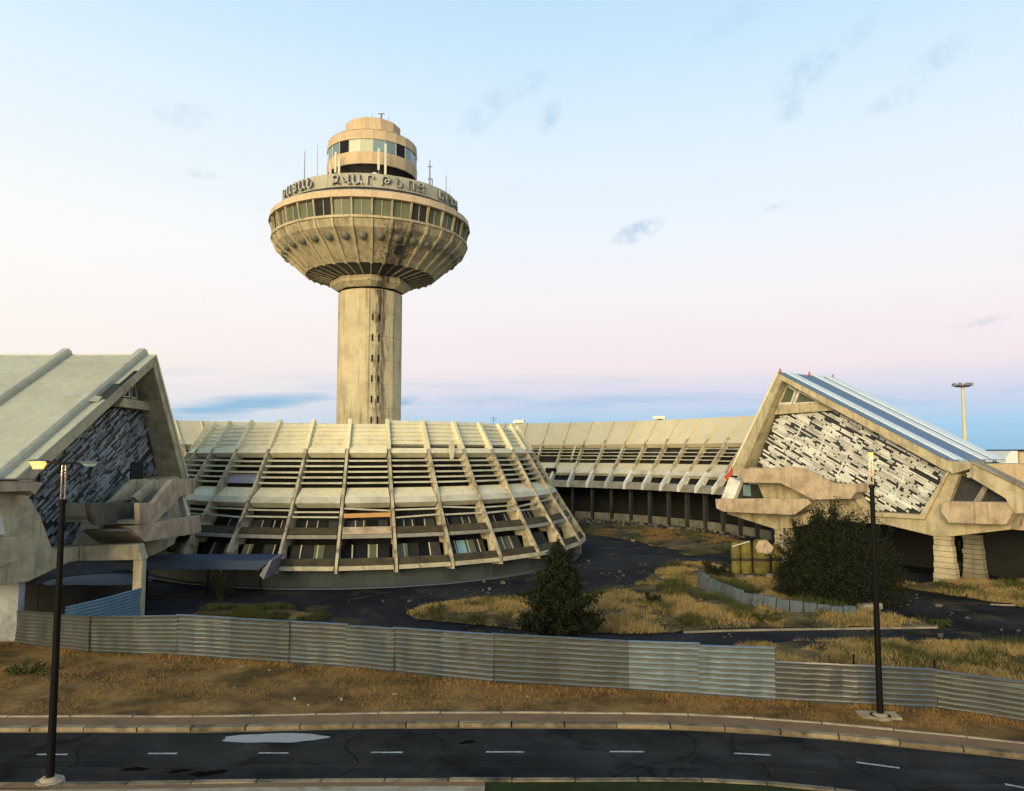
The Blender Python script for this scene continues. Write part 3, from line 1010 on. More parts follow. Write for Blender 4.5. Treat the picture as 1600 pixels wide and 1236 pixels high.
# scorched sheet and dark sign box over the windows, near the right pavilion
for da, z, w in ((20.5, 7.35, 1.2), (62.5, 7.3, .9)):
    r, zz = rn(z, .35)
    ob('sign_box', VF().box(r - .25, r + .2, -w, w, zz - .45, zz + .35).me('sign_box', 'black_paint'), ring, rz=radians(da), bevel=.03)
r, zz = rn(10.3, .4)
ob('loose_strip', VF().add(*prism_vf([(r, -.18, zz - 1.5), (r, .18, zz - 1.5), (r + 1.6, .12, zz + 1.0), (r + 1.6, -.24, zz + 1.0)], [(r - .05, -.18, zz - 1.5), (r - .05, .18, zz - 1.5), (r + 1.55, .12, zz + 1.0), (r + 1.55, -.24, zz + 1.0)])).me('loose_strip', 'roof_ivory'), ring, rz=radians(59.6))

# ------------------------------------------------------------------ control tower
tower = thing('control_tower', 'tall concrete airport control tower with saucer-shaped head and round cab', 'tower', AX)
NP, NCRS = 16, 11
hp = pi / NP
CH = 2.5
me_sp = VF().add(*bay_vf([(3.36, .012), (3.36, CH - .012), (3.2, CH - .012), (3.2, .012)], hp, .010)).me('shaft_panel', 'tower_concrete')
ob('shaft_core', VF().lathe([(3.25, 0), (3.25, 27.6)], 32).me('shaft_core', 'concrete_grey'), tower)
for i in range(NCRS):
    for k in range(NP):
        ob('shaft_panel', me_sp, tower, loc=(0, 0, i * CH), rz=CAMDIR + (k + .5) * 2 * hp)
me_slot = VF().box(3.37, 3.46, -.075, .075, -.36, .36).me('slot_window', 'glass_black')
for i in range(6):
    for ph in (4.0, 15.0):
        ob('slot_window', me_slot, tower, loc=(0, 0, 24.5 - i * 2.15), rz=CAMDIR + radians(ph))
# shallow projecting leaf of the shaft to the left of the slots
ob('shaft_leaf', VF().lathe([(3.36, 0), (3.50, 0), (3.50, 27.5), (3.36, 27.5)], 9, CAMDIR - radians(62), CAMDIR - radians(2)).me('shaft_leaf', 'tower_concrete'), tower)
oc = pi / 8
me_col = VF().add(*bay_vf([(3.3, 27.75), (3.42, 27.82), (4.04, 28.28), (3.9, 28.88), (3.3, 28.9)], oc, .0)).me('collar_block', 'tower_concrete')
for k in range(8):
    ob('collar_block', me_col, tower, rz=CAMDIR + (k + .5) * 2 * oc)
NS = 34
sh = pi / NS
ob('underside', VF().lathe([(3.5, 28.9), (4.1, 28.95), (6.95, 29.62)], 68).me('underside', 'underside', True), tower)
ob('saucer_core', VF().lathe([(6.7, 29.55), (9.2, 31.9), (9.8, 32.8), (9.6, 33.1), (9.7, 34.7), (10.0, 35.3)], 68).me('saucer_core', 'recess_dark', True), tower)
me_urib = VF().add(*slab_vf([(4.1, 28.88), (6.95, 29.48), (6.95, 29.7), (4.1, 29.1)], -.07, .07)).me('underside_rib', 'tower_concrete')
me_cone = VF().add(*bay_vf([(6.88, 29.42), (8.72, 31.15), (10.0, 32.15), (10.36, 32.85), (10.1, 32.9), (9.7, 32.2), (8.5, 31.3), (6.75, 29.65)], sh, .015)).me('cone_panel', 'saucer_concrete')
me_crib = VF().add(*slab_vf([(6.90, 29.30), (8.86, 31.02), (10.16, 32.06), (10.52, 32.85), (10.2, 32.9), (8.6, 31.35), (6.8, 29.7)], -.13, .13)).me('cone_rib', 'tower_concrete')
me_sillr = VF().add(*bay_vf([(10.3, 32.86), (10.5, 32.9), (10.52, 33.12), (10.1, 33.14)], sh, .0)).me('sill', 'tower_concrete')
me_fin = VF().add(*slab_vf([(10.05, 33.12), (10.32, 33.12), (10.68, 34.78), (10.1, 34.78)], -.085, .085)).me('fin', 'saucer_concrete')
hw = 10.2 * tan(sh)
tp = {m: [mk('window_pane', [(10.12, y0, 33.16), (10.12, y1, 33.16), (10.34, y1 * 1.02, 34.72), (10.34, y0 * 1.02, 34.72)], [[0, 1, 2, 3]], m) for y0, y1 in ((-hw + .1, -.03), (.03, hw - .1))] for m in ('glass_green', 'glass_black', 'glass_dark')}
me_tm = VF().add(*prism_vf([(10.13, -.03, 33.16), (10.13, .03, 33.16), (10.35, .03, 34.72), (10.35, -.03, 34.72)], [(10.2, -.03, 33.16), (10.2, .03, 33.16), (10.42, .03, 34.72), (10.42, -.03, 34.72)])).me('mullion', 'tower_concrete')
me_rim = VF().add(*bay_vf([(10.0, 34.76), (10.78, 34.80), (10.66, 35.45), (10.45, 35.62), (10.0, 35.5)], sh, .008)).me('rim_block', 'cab_concrete')
me_roofs = VF().add(*bay_vf([(10.45, 35.62), (9.3, 36.25), (9.0, 36.2), (10.0, 35.4)], sh, .0)).me('roof_slab', 'recess_dark')
dv = VF().lathe([(.0, .28), (.16, .25), (.31, .17), (.40, .07), (.43, .0), (.43, -.2)], 14)
me_dome = dv.me('dome_light', 'dome_grey', True)
for k in range(NS):
    a = CAMDIR + (k + .5) * 2 * sh
    for n, m in (('cone_panel', me_cone), ('sill', me_sillr), ('rim_block', me_rim), ('roof_slab', me_roofs), ('mullion', me_tm)):
        ob(n, m, tower, rz=a)
    kk = 'glass_black' if k in (31,) else random.choice(('glass_green', 'glass_green', 'glass_green', 'glass_dark'))
    for i in (0, 1):
        ob('window_pane', tp[kk][i], tower, rz=a)
    d = ob('dome_light', me_dome, tower, loc=(9.22 * cos(a), 9.22 * sin(a), 31.47))
    d.rotation_euler = (Matrix.Rotation(a, 3, 'Z') @ Matrix.Rotation(radians(128), 3, 'Y')).to_euler()
    for n, m in (('underside_rib', me_urib), ('cone_rib', me_crib), ('fin', me_fin)):
        ob(n, m, tower, rz=a + sh)
# broken-out patch in the cone
ob('broken_patch', VF().add(*prism_vf([(8.02, -.45, 30.2), (8.02, -.1, 30.15), (8.28, .25, 30.4), (8.75, .35, 31.0), (8.62, -.35, 30.85)], [(8.12, -.45, 30.14), (8.12, -.1, 30.09), (8.38, .25, 30.34), (8.85, .35, 30.94), (8.72, -.35, 30.79)])).me('broken_patch', 'dark_core'), tower, rz=CAMDIR + radians(19))
# sign drum
me_sign = VF().add(*bay_vf([(9.42, 36.25), (9.42, 37.62), (9.3, 37.62), (9.3, 36.25)], pi / 40, .012)).me('sign_panel', 'sign_grey')
for k in range(40):
    ob('sign_panel', me_sign, tower, rz=CAMDIR + (k + .5) * pi / 20)
ob('roof_deck', VF().lathe([(9.3, 36.9), (4.4, 37.2)], 48).me('roof_deck', 'recess_dark'), tower)


def letter_mesh(ch, size, off, ext, mat):
    cu = bpy.data.curves.new('letter', 'FONT')
    cu.body = ch
    cu.size = size
    cu.extrude = ext
    cu.offset = off
    cu.align_x = 'CENTER'
    cu.resolution_u = 4
    o = bpy.data.objects.new('letter', cu)
    COL.objects.link(o)
    dg = bpy.context.evaluated_depsgraph_get()
    me = bpy.data.meshes.new_from_object(o.evaluated_get(dg))
    bpy.data.objects.remove(o)
    me.materials.clear()
    me.materials.append(MAT[mat])
    me.name = 'letter'
    return me


LET = [('Զ', 527), ('Վ', 541.5), ('Ա', 556), ('Ր', 574), ('Թ', 595), ('Ն', 613), ('Ո', 630), ('Ց', 645),
       ('Ե', 676), ('Ր', 686.5), ('Ե', 695.5), ('Վ', 702.5), ('Ն', 491), ('Ա', 479.5), ('Յ', 469), ('Ա', 459.5), ('Կ', 451)]
lm = {}
for ch, px in LET:
    ph = math.asin((px - 577) / 137)
    a = CAMDIR + ph
    if ch not in lm:
        lm[ch] = (letter_mesh(ch, 1.30, -.012, .03, 'letter_pale'), letter_mesh(ch, 1.30, .018, .07, 'letter_dark'))
    o = ob('letter', lm[ch][0], tower, loc=(9.74 * cos(a), 9.74 * sin(a), 36.42))
    o.rotation_euler = (pi / 2, 0, a + pi / 2)
    q = ob('letter_shadow', lm[ch][1], o)  # dark offset copy drawn as the letters' shadow and outline
    q.location = (.04, .03, -.10)
# cab
ob('cab_pedestal', VF().lathe([(4.3, 36.9), (4.3, 38.7), (4.05, 38.75), (4.05, 40.45)], 40).me('cab_pedestal', 'concrete_grey', False), tower)
ob('cab_recess', VF().lathe([(4.12, 38.8), (4.22, 40.0), (4.75, 40.42)], 40).me('cab_recess', 'dark_core', True), tower)
for k in range(14):
    a = CAMDIR + k * 2 * pi / 14
    o = ob('porthole', VF().tube((4.27, 0, 38.25), (4.34, 0, 38.25), .17, n=12).me('porthole', 'glass_black'), tower, rz=a)
NC = 24
ch_ = pi / NC
me_cl = VF().add(*bay_vf([(4.75, 40.38), (4.84, 40.42), (4.88, 41.70), (4.65, 41.70)], ch_, .004)).me('cab_panel', 'cab_concrete')
me_cu = VF().add(*bay_vf([(4.65, 43.05), (4.88, 43.05), (4.82, 44.05), (4.65, 44.15)], ch_, .004)).me('cab_panel', 'cab_concrete')
cw = 4.84 * tan(ch_)
me_cp = {m: mk('cab_window', [(4.79, -cw + .03, 41.72), (4.79, cw - .03, 41.72), (4.79, cw - .03, 43.03), (4.79, -cw + .03, 43.03)], [[0, 1, 2, 3]], m) for m in ('glass_blue', 'glass_black', 'glass_pale')}
me_cm = VF().box(4.76, 4.86, -.03, .03, 41.70, 43.05).me('mullion', 'antenna_cream')
ob('cab_core', VF().lathe([(4.66, 40.4), (4.66, 44.1)], 40).me('cab_core', 'recess_dark'), tower)
for k in range(NC):
    a = CAMDIR + (k + .5) * 2 * ch_
    ob('cab_panel', me_cl, tower, rz=a)
    ob('cab_panel', me_cu, tower, rz=a)
    kk = k if k < NC / 2 else k - NC
    g = 'glass_black' if kk in (2, -3) else ('glass_pale' if kk in (-2, -1) else 'glass_blue')
    ob('cab_window', me_cp[g], tower, rz=a)
    ob('mullion', me_cm, tower, rz=a + ch_)
ob('cab_roof', VF().lathe([(4.78, 44.12), (4.5, 44.3), (2.9, 44.45)], 48).me('cab_roof', 'cab_concrete'), tower)
me_cap = VF().add(*bay_vf([(2.97, 44.3), (2.97, 46.15), (2.8, 46.3), (2.5, 46.3), (2.5, 44.3)], pi / 12, .006)).me('cap_panel', 'cab_concrete')
for k in range(12):
    ob('cap_panel', me_cap, tower, rz=CAMDIR + k * pi / 6)
ob('cap_roof', VF().lathe([(2.75, 46.28), (.01, 46.4)], 24).me('cap_roof', 'concrete'), tower)


def tpos(px, R):
    a = CAMDIR + math.asin(max(-1, min(1, (px - 577) / (R * 14.5))))
    return (R * cos(a), R * sin(a))


# antennas
def antenna(px, R, z0, z1, r, mat='steel_grey'):
    x, y = tpos(px, R)
    return ob('antenna_rod', VF().tube((x, y, z0), (x, y, z1), r, r * .7, 6).me('antenna_rod', mat), tower)


for px, z1, r in ((480, 40.6, .055), (499, 40.9, .03), (688, 39.6, .045), (695, 38.5, .03), (640, 41.0, .035)):
    antenna(px, 9.2, 37.0, z1, r)
x, y = tpos(661, 9.0)
v = VF().tube((x, y, 37), (x, y, 40.4), .11, .05, 6)
v.tube((x - .25, y, 39.7), (x + .25, y, 39.7), .05).tube((x - .2, y, 38.4), (x + .3, y, 38.4), .07).tube((x + .25, y, 37.2), (x + .25, y, 38.4), .06)
ob('antenna_mast', v.me('antenna_mast', 'steel_grey'), tower)
for px, zb, h in ((515, 38.6, 1.8), (522.5, 39.2, 2.2), (528, 38.7, 1.9), (586, 39.3, 2.3), (596, 38.8, 3.4)):
    x, y = tpos(px, 6.0)
    ob('panel_antenna', VF().box(x - .12, x + .12, y - .09, y + .09, zb, zb + h).me('panel_antenna', 'antenna_cream'), tower, bevel=.03)
    ob('antenna_bracket', VF().tube((x, y + .15, 37), (x, y + .15, zb + h * .8), .05).tube((x, y + .15, zb), (x + .5, y + .3, 37.2), .03).me('antenna_bracket', 'steel_grey'), tower)
x, y = tpos(580, 6.6)
o = ob('dish_antenna', VF().lathe([(.01, 0), (.18, .02), (.36, .10)], 18).me('dish_antenna', 'white_wall', True), tower, loc=(x, y, 38.45))
o.rotation_euler = (radians(85), 0, CAMDIR + pi / 2 + .2)
v = VF().tube((.95, -.3, 46.3), (.95, -.3, 47.9), .12, .10).tube((.6, -.3, 47.85), (1.3, -.3, 47.85), .06)
ob('roof_mast', v.me('roof_mast', 'steel_grey'), tower)
for dx, h in ((.1, 1.2), (1.9, .9), (-2.3, .6), (-1.2, .4)):
    ob('antenna_rod', VF().tube((dx, -1, 46.2), (dx, -1, 46.3 + h), .035, .02, 6).me('antenna_rod', 'steel_grey'), tower)


# ------------------------------------------------------------------ gable pavilions at the two ends of the ring
class Frame:
    def __init__(s, P, u, n):
        s.P, s.u, s.n = Vector((*P, 0)), Vector((*u, 0)).normalized(), Vector((*n, 0)).normalized()

    def __call__(s, a, z, off=0.0):
        p = s.P + s.u * a + s.n * off
        return (p.x, p.y, z)

    def prism(s, poly, o0, o1):
        return prism_vf([s(a, z, o0) for a, z in poly], [s(a, z, o1) for a, z in poly])


def clip_inside(poly, a, z):
    return bool(in_poly(np.array([a]), np.array([z]), poly)[0])


def slat_field(F, parent, poly, direction, off, mat, keep, rnd, lo=.5, hi_=2.3, pitch=.195, maxn=300):
    """strips parallel to the long roof edge, broken into uneven lengths over the dark glass"""
    d = np.array(direction, float)
    d /= np.hypot(*d)
    n = np.array([-d[1], d[0]])
    P = np.array(poly)
    t = P @ d
    w = P @ n
    cnt = 0
    found = []
    y = w.min() + .02
    row = 0
    while y < w.max():
        x = t.min() + rnd.uniform(0, 1.2)
        while x < t.max():
            L = rnd.uniform(lo, hi_)
            a, b = x, x + L
            ins = [s for s in np.arange(a, b, .12) if clip_inside(poly, *(d * s + n * y)) and clip_inside(poly, *(d * s + n * (y + pitch * .9)))]
            if len(ins) > 2 and rnd.random() < keep:
                s0, s1 = ins[0], ins[-1]
                th = rnd.uniform(.05, .13)
                wd = pitch * rnd.uniform(.72, 1.0)
                sk = rnd.uniform(-.012, .012)
                q = [d * s0 + n * y, d * s1 + n * (y + sk), d * (s1 - .04) + n * (y + wd + sk), d * (s0 + .03) + n * (y + wd)]
                found.append((s1 - s0, [tuple(k) for k in q], th))
                cnt += 1
            x = b + (rnd.uniform(.02, .08) if rnd.random() < .72 else rnd.uniform(.3, 1.0))
        y += pitch
        row += 1
    found.sort(key=lambda k: -k[0])
    for L, q, th in found[:maxn]:
        prt('facade_slat', F.prism(q, off, off + th), mat, None, parent)
    rest = VF()
    for L, q, th in found[maxn:]:
        rest.add(*F.prism(q, off, off + th))
    if rest.v:
        tag(prt('facade_slat_remainder', rest, mat, None, parent), kind='stuff')
    return cnt


def roof_frames(F, root, foot_s, apex, foot_g, depth, mat_frame, steep_t=.75, gentle_t=.7, rec=1.6):
    """the two gable beams: thick slabs whose undersides show as deep soffits"""
    def beam(p, q, t):
        d = Vector((q[0] - p[0], q[1] - p[1])).normalized()
        n = Vector((d.y, -d.x))
        if n.y > 0:
            n = -n
        return n * t
    return


# ---- right pavilion
ur = Vector((12.5, -17.0)).normalized()
FR = Frame((22, 75), ur, (ur.y, -ur.x))
if FR.n.y > 0:
    FR.n = -FR.n
pr_ = thing('end_pavilion', 'gabled concrete pavilion with blue and white striped roof and broken white slats', 'building', (27, 66, 0))
pr_inv = Vector((-27, -66, 0))


def prt(name, vf, mat, bevel=None, root=None, smooth=False):
    root = root or pr_
    v, f = vf if isinstance(vf, tuple) else (vf.v, vf.f)
    L = root.location
    v = [(x - L.x, y - L.y, z - L.z) for x, y, z in v]
    return ob(name, mk(name, v, f, mat, smooth), root, bevel=bevel)


PAN = [(2.06, 9.0), (4.43, 14.11), (10.7, 14.26), (20.2, 8.76), (18.26, 5.39), (13.8, 5.34), (12.3, 7.56), (7.38, 8.0)]
prt('steep_beam', FR.prism([(-.15, 8.1), (5.79, 17.94), (6.05, 17.2), (1.1, 8.05)], 0, -2.4), 'concrete', .04)
prt('gentle_beam', FR.prism([(5.79, 17.94), (20.65, 9.72), (20.5, 8.85), (6.05, 17.2)], 0, -2.4), 'concrete', .04)
prt('tie_beam', FR.prism([(4.5, 14.05), (5.0, 15.0), (9.7, 15.0), (11.0, 14.2)], -.9, -1.6), 'concrete', .03)
prt('attic_wall', FR.prism([(4.9, 14.9), (6.1, 17.1), (9.9, 14.9)], -1.45, -1.7), 'concrete_grey')
for q in ([(4.75, 14.98), (5.78, 17.0), (6.85, 16.35), (6.28, 14.98)], [(6.40, 14.98), (6.98, 16.28), (9.3, 15.0)]):
    c = np.mean(q, axis=0)
    qi = [tuple(c + (np.array(k) - c) * .74) for k in q]
    n = len(q)
    v = VF()
    for i in range(n):
        j = (i + 1) % n
        v.add(*FR.prism([q[i], q[j], qi[j], qi[i]], -1.15, -1.35))
    fr = prt('attic_window', v, 'slat_white')
    g = prt('pane', FR.prism([tuple(k) for k in qi], -1.28, -1.32), 'glass_green')
    g.parent = fr
prt('glass_wall', FR.prism(PAN, -1.35, -1.55), 'panel_glass')
rr = random.Random(3)
dirR = (20.65 - 5.79, 9.72 - 17.94)
print('right slats', slat_field(FR, pr_, PAN, dirR, -1.33, 'slat_white', .92, rr, lo=.45, hi_=2.4, pitch=.18))
# light glazing bars crossing the slats
dn = np.array([-dirR[1], dirR[0]]) / hypot(*dirR)
dt = np.array(dirR) / hypot(*dirR)
for k in range(1, 6):
    base = np.array([4.6, 13.6]) + dt * (k * 2.6) + dn * 1.2
    for seg in range(14):
        p0 = base - dn * (seg * .8)
        p1 = base - dn * ((seg + 1) * .8)
        if clip_inside(PAN, *p0) and clip_inside(PAN, *p1):
            w = dt * .07
            prt('glazing_bar', FR.prism([tuple(p0 - w), tuple(p0 + w), tuple(p1 + w), tuple(p1 - w)], -1.34, -1.24), 'slat_white')
# concrete body under and around the glass wall
prt('body_wall', FR.prism([(-.85, 4.2), (4.5, 3.15), (5.85, 3.25), (10.3, 4.4), (15.4, 4.35), (19.04, 3.75), (20.36, 3.84), (24.53, 4.72), (24.9, 5.96), (24.4, 6.75), (20.4, 6.6),
                           (21.2, 8.7), (20.55, 8.9), (20.2, 8.76), (18.26, 5.39), (13.8, 5.34), (12.3, 7.56), (7.38, 8.0), (2.06, 9.0), (1.1, 8.1), (3.6, 6.0), (-.4, 5.7)], -.35, -1.9), 'concrete', .04)
prt('floor_slab', FR.prism([(-.6, 4.6), (24.4, 4.85), (24.4, 5.3), (-.4, 5.2)], -1.92, -9.6), 'concrete_grey')
prt('undercroft_dark_fill', FR.prism([(6.5, 0), (6.5, 4.6), (24, 4.8), (24, 0)], -8.6, -9.4), 'dark_core')  # black wall added to give the dark void under the pavilion
prt('panel_surround', FR.prism([(20.35, 8.8), (20.65, 9.0), (18.55, 5.05), (13.65, 5.0), (12.1, 7.5), (12.4, 7.6), (13.9, 5.34), (18.2, 5.39)], -.05, -.9), 'concrete', .03)
prt('stair_parapet', FR.prism([(2.43, 8.83), (5.21, 8.93), (7.65, 9.13), (9.05, 8.99), (12.08, 7.7), (13.85, 7.81), (13.82, 7.08), (13.34, 6.48), (9.91, 6.23), (6.71, 7.58), (2.72, 7.5), (2.32, 8.38)], 1.6, 1.25), 'concrete_pink', .04)
prt('stair_slab', FR.prism([(2.75, 7.55), (6.75, 7.62), (9.93, 6.28), (13.3, 6.5), (13.3, 6.75), (9.9, 6.55), (6.75, 7.9), (2.75, 7.85)], 1.24, -.34), 'concrete_grey')
prt('stair_end_wall', FR.prism([(13.5, 6.9), (13.82, 7.08), (13.85, 7.81), (13.5, 7.78)], 1.23, -.34), 'concrete_pink')
prt('balcony_parapet', FR.prism([(-.76, 5.77), (5.25, 6.13), (9.3, 6.28), (9.62, 5.88), (7.98, 4.76), (.2, 4.57), (-.64, 4.86)], 1.6, 1.25), 'concrete_pink', .04)
prt('balcony_slab', FR.prism([(-.5, 4.72), (.2, 4.6), (7.9, 4.8), (8.6, 5.2), (-.5, 5.0)], 1.24, -.34), 'concrete_grey')
prt('raking_column', FR.prism([(.06, 7.95), (1.35, 7.5), (.55, 5.8), (-1.0, 5.75)], .35, -.3), 'slat_white', .03)
prt('balcony_glazing', FR.prism([(.5, 7.35), (2.9, 7.3), (3.7, 5.7), (-.28, 5.6)], -.2, -.3), 'glass_dark')
prt('window_sash', FR.prism([(1.3, 6.15), (1.3, 7.2), (2.15, 7.2), (2.2, 6.1)], -.15, -.19), 'glass_blue')
# right-hand wing of the pavilion
prt('wing_parapet', FR.prism([(20.39, 6.61), (24.66, 6.76), (25.13, 6.01), (24.65, 5.13), (20.75, 4.98), (20.2, 5.8)], .8, -.3), 'concrete_pink', .05)
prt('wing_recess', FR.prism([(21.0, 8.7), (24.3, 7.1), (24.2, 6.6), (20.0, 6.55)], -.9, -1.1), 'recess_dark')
prt('wing_strut', FR.prism([(22.0, 6.6), (22.5, 6.6), (23.1, 7.75), (22.8, 7.9)], -.5, -.8), 'concrete_grey')
prt('eave_block', FR.prism([(20.6, 9.72), (22.45, 9.66), (22.43, 9.21), (20.94, 8.73), (20.45, 9.1)], .2, -1.9), 'concrete', .04)
prt('wing_arm', FR.prism([(22.37, 9.43), (22.58, 9.55), (27.2, 7.0), (27.2, 6.3), (24.98, 5.9), (24.51, 7.01), (21.99, 8.65)], .2, -.9), 'concrete', .04)
prt('arm_coping', FR.prism([(22.40, 9.56), (22.55, 9.72), (27.3, 7.12), (27.25, 6.98)], .35, -1.0), 'concrete_grey', .02)
prt('rear_wing', FR.prism([(20.9, 9.5), (24.5, 9.5), (30.5, 6.5), (30.5, 4.5), (21, 4.5)], -3, -9.4), 'cab_concrete')
prt('gutter', FR.prism([(20.6, 9.66), (20.95, 9.62), (20.95, 9.82), (20.6, 9.86)], .1, -9.9), 'steel_grey')


# legs: tapered, faced with rough stone courses
def stone_leg(F, root, s0, s1, b0, b1, top, off, depth, n=9, mat='concrete'):
    rl = random.Random(int(s0 * 10 + off * 3))
    for i in range(n):
        z0, z1 = top * i / n, top * (i + 1) / n - .025
        f0, f1 = 1 - z0 / top, 1 - z1 / top
        x0, x1 = s0 + (b0 - s0) * f0, s1 + (b1 - s1) * f0
        y0, y1 = s0 + (b0 - s0) * f1, s1 + (b1 - s1) * f1
        j = rl.uniform(-.05, .05)
        k = rl.uniform(-.05, .05)
        A = [F(x0 + j, z0, off + k), F(x1 + k, z0, off + j), F(x1 + k, z0, off - depth), F(x0 + j, z0, off - depth)]
        B = [F(y0 + j, z1, off + k), F(y1 + k, z1, off + j), F(y1 + k, z1, off - depth), F(y0 + j, z1, off - depth)]
        prt('stone_course', prism_vf(A, B), mat, .03, root)


stone_leg(FR, pr_, 19.04, 20.25, 18.88, 20.65, 3.95, -.45, .7)
stone_leg(FR, pr_, 19.04, 20.31, 18.89, 20.6, 3.6, -5.6, .7, mat='concrete_grey')
stone_leg(FR, pr_, 4.55, 5.8, 4.4, 5.95, 3.4, -.45, 1.2)
stone_leg(FR, pr_, 4.55, 5.8, 4.4, 5.95, 3.4, -6.5, 1.2, mat='concrete_grey')
# roof: steep inner slope and the striped outer slope
prt('steep_roof', FR.prism([(-.15, 8.14), (5.79, 17.98), (5.6, 18.12), (-.4, 8.2)], .05, -9.8), 'roof_cream')
prt('steep_inner', FR.prism([(1.1, 8.05), (6.05, 17.15), (6.2, 16.9), (1.5, 8.05)], -2.42, -9.6), 'concrete_grey')
d = Vector((20.65 - 5.79, 9.72 - 17.94)).normalized()
up = Vector((-d.y, d.x))
for i, (o0, o1, m) in enumerate([(.10, -1.1, 'stripe_blue'), (-1.12, -2.4, 'stripe_white'), (-2.42, -5.9, 'stripe_blue'), (-5.92, -7.1, 'stripe_white'), (-7.12, -8.1, 'stripe_blue'), (-8.12, -9.8, 'stripe_white')]):
    h = .06 if m == 'stripe_blue' else .17
    p0, p1 = Vector((5.70, 17.99)), Vector((20.95, 9.58))
    poly = [tuple(p0), tuple(p1), tuple(p1 + up * h), tuple(p0 + up * h)]
    prt('roof_stripe', FR.prism(poly, o0, o1), m, .01)
prt('roof_deck', FR.prism([(5.85, 17.85), (20.6, 9.68), (20.4, 9.3), (6, 17.3)], -2.42, -9.7), 'concrete_grey')
for o0 in (-.3, -5.2, -9.5):
    v = VF().tube(FR(5.72, 18.0, o0), FR(5.72, 18.42, o0), .14, .05, 8)
    prt('warning_light', v, 'red_paint')
prt('red_panel', FR.prism([(-.75, 8.0), (-.1, 8.45), (.25, 9.1), (.2, 8.2), (-.4, 7.5)], .12, .06), 'red_paint')

# ---- left pavilion
FL = Frame((-26.7, 55), (0, -1), (1, 0))
pl = thing('end_pavilion', 'gabled concrete pavilion with plain pale ribbed roof and dark slatted front', 'building', (-30, 50, 0))
lt = lambda n, vf, m, bevel=None: prt(n, vf, m, bevel, pl)
PANL = [(-4.9, 8.6), (-2.3, 13.75), (1.85, 13.72), (13.4, 8.0), (12.4, 6.9), (11.07, 4.78), (6.44, 4.47), (5.03, 6.33), (2.67, 6.94), (-.17, 8.3)]
lt('steep_beam', FL.prism([(-6.3, 8.3), (-.12, 17.49), (.05, 16.75), (-5.5, 8.3)], 0, -3.0), 'concrete', .04)
lt('gentle_beam', FL.prism([(-.12, 17.49), (16.5, 7.95), (16.2, 7.25), (.05, 16.75)], 0, -2.4), 'concrete', .04)
lt('tie_beam', FL.prism([(2.0, 14.3), (-2.2, 14.25), (-2.5, 13.6), (2.6, 13.65)], -1.1, -1.9), 'concrete', .03)
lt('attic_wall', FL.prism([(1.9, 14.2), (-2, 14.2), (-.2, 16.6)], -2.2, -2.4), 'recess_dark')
for q in ([(1.1, 14.45), (.3, 15.2), (.1, 14.45)], [(-.1, 14.4), (-.1, 15.4), (-.6, 15.5), (-1.0, 14.4)]):
    c = np.mean(q, axis=0)
    qi = [tuple(c + (np.array(k) - c) * .72) for k in q]
    n = len(q)
    v = VF()
    for i in range(n):
        j = (i + 1) % n
        v.add(*FL.prism([q[i], q[j], qi[j], qi[i]], -1.6, -1.8))
    fr = lt('attic_window', v, 'slat_white')
    g = lt('pane', FL.prism(qi, -1.72, -1.76), 'glass_dark')
    g.parent = fr
lt('glass_wall', FL.prism(PANL, -1.75, -1.95), 'panel_glass')
rr = random.Random(5)
print('left slats', slat_field(FL, pl, PANL, (16.5, 7.95 - 17.49), -1.73, 'slat_grey', .74, rr, lo=.35, hi_=1.9, pitch=.165))
lt('doorway', FL.prism([(-.33, 9.7), (-2.12, 9.7), (-2.2, 8.3), (-.41, 8.3)], -1.55, -1.7), 'dark_core')
lt('body_wall', FL.prism([(17.5, 3.6), (15.64, 3.45), (13.17, 3.25), (10.83, 3.56), (9.26, 3.75), (5.0, 3.61), (.56, 2.69), (-1.52, 2.72), (-4.75, 3.13), (-6.0, 4.5), (-5.6, 8.3), (-4.9, 8.5), (-.17, 8.2), (2.67, 6.94), (5.03, 6.33),
                          (6.44, 4.47), (11.07, 4.78), (12.4, 6.9), (13.5, 8.0), (15.2, 8.3), (17.5, 7.2)], -.15, -2.0), 'concrete', .04)
lt('floor_slab', FL.prism([(16, 3.7), (13, 3.5), (9.3, 4.0), (5, 3.85), (.6, 2.95), (-4.7, 3.4), (-4.7, 4.3), (16, 4.5)], -2.02, -22), 'concrete_grey')
lt('surround_course', FL.prism([(5.1, 3.95), (6.6, 4.3), (6.3, 4.5), (1.5, 4.2), (1.5, 3.6)], .02, -.2), 'concrete', .03)
lt('corner_block', FL.prism([(18.0, 6.2), (15.4, 5.96), (15.15, 4.68), (18, 4.5)], .6, -.2), 'concrete', .05)
lt('corner_window', FL.prism([(17.6, 7.9), (15.9, 7.2), (15.5, 6.1), (17.6, 6.2)], .05, -.1), 'slat_white')
lt('eave_block', FL.prism([(18.2, 9.0), (14.78, 8.86), (13.71, 8.74), (14.35, 8.1), (14.73, 8.32), (18.2, 8.44)], .8, -2.5), 'concrete_pink', .04)
lt('eave_coping', FL.prism([(18.2, 9.04), (14.6, 8.92), (14.6, 9.0), (18.2, 9.12)], .9, -2.6), 'concrete_grey')
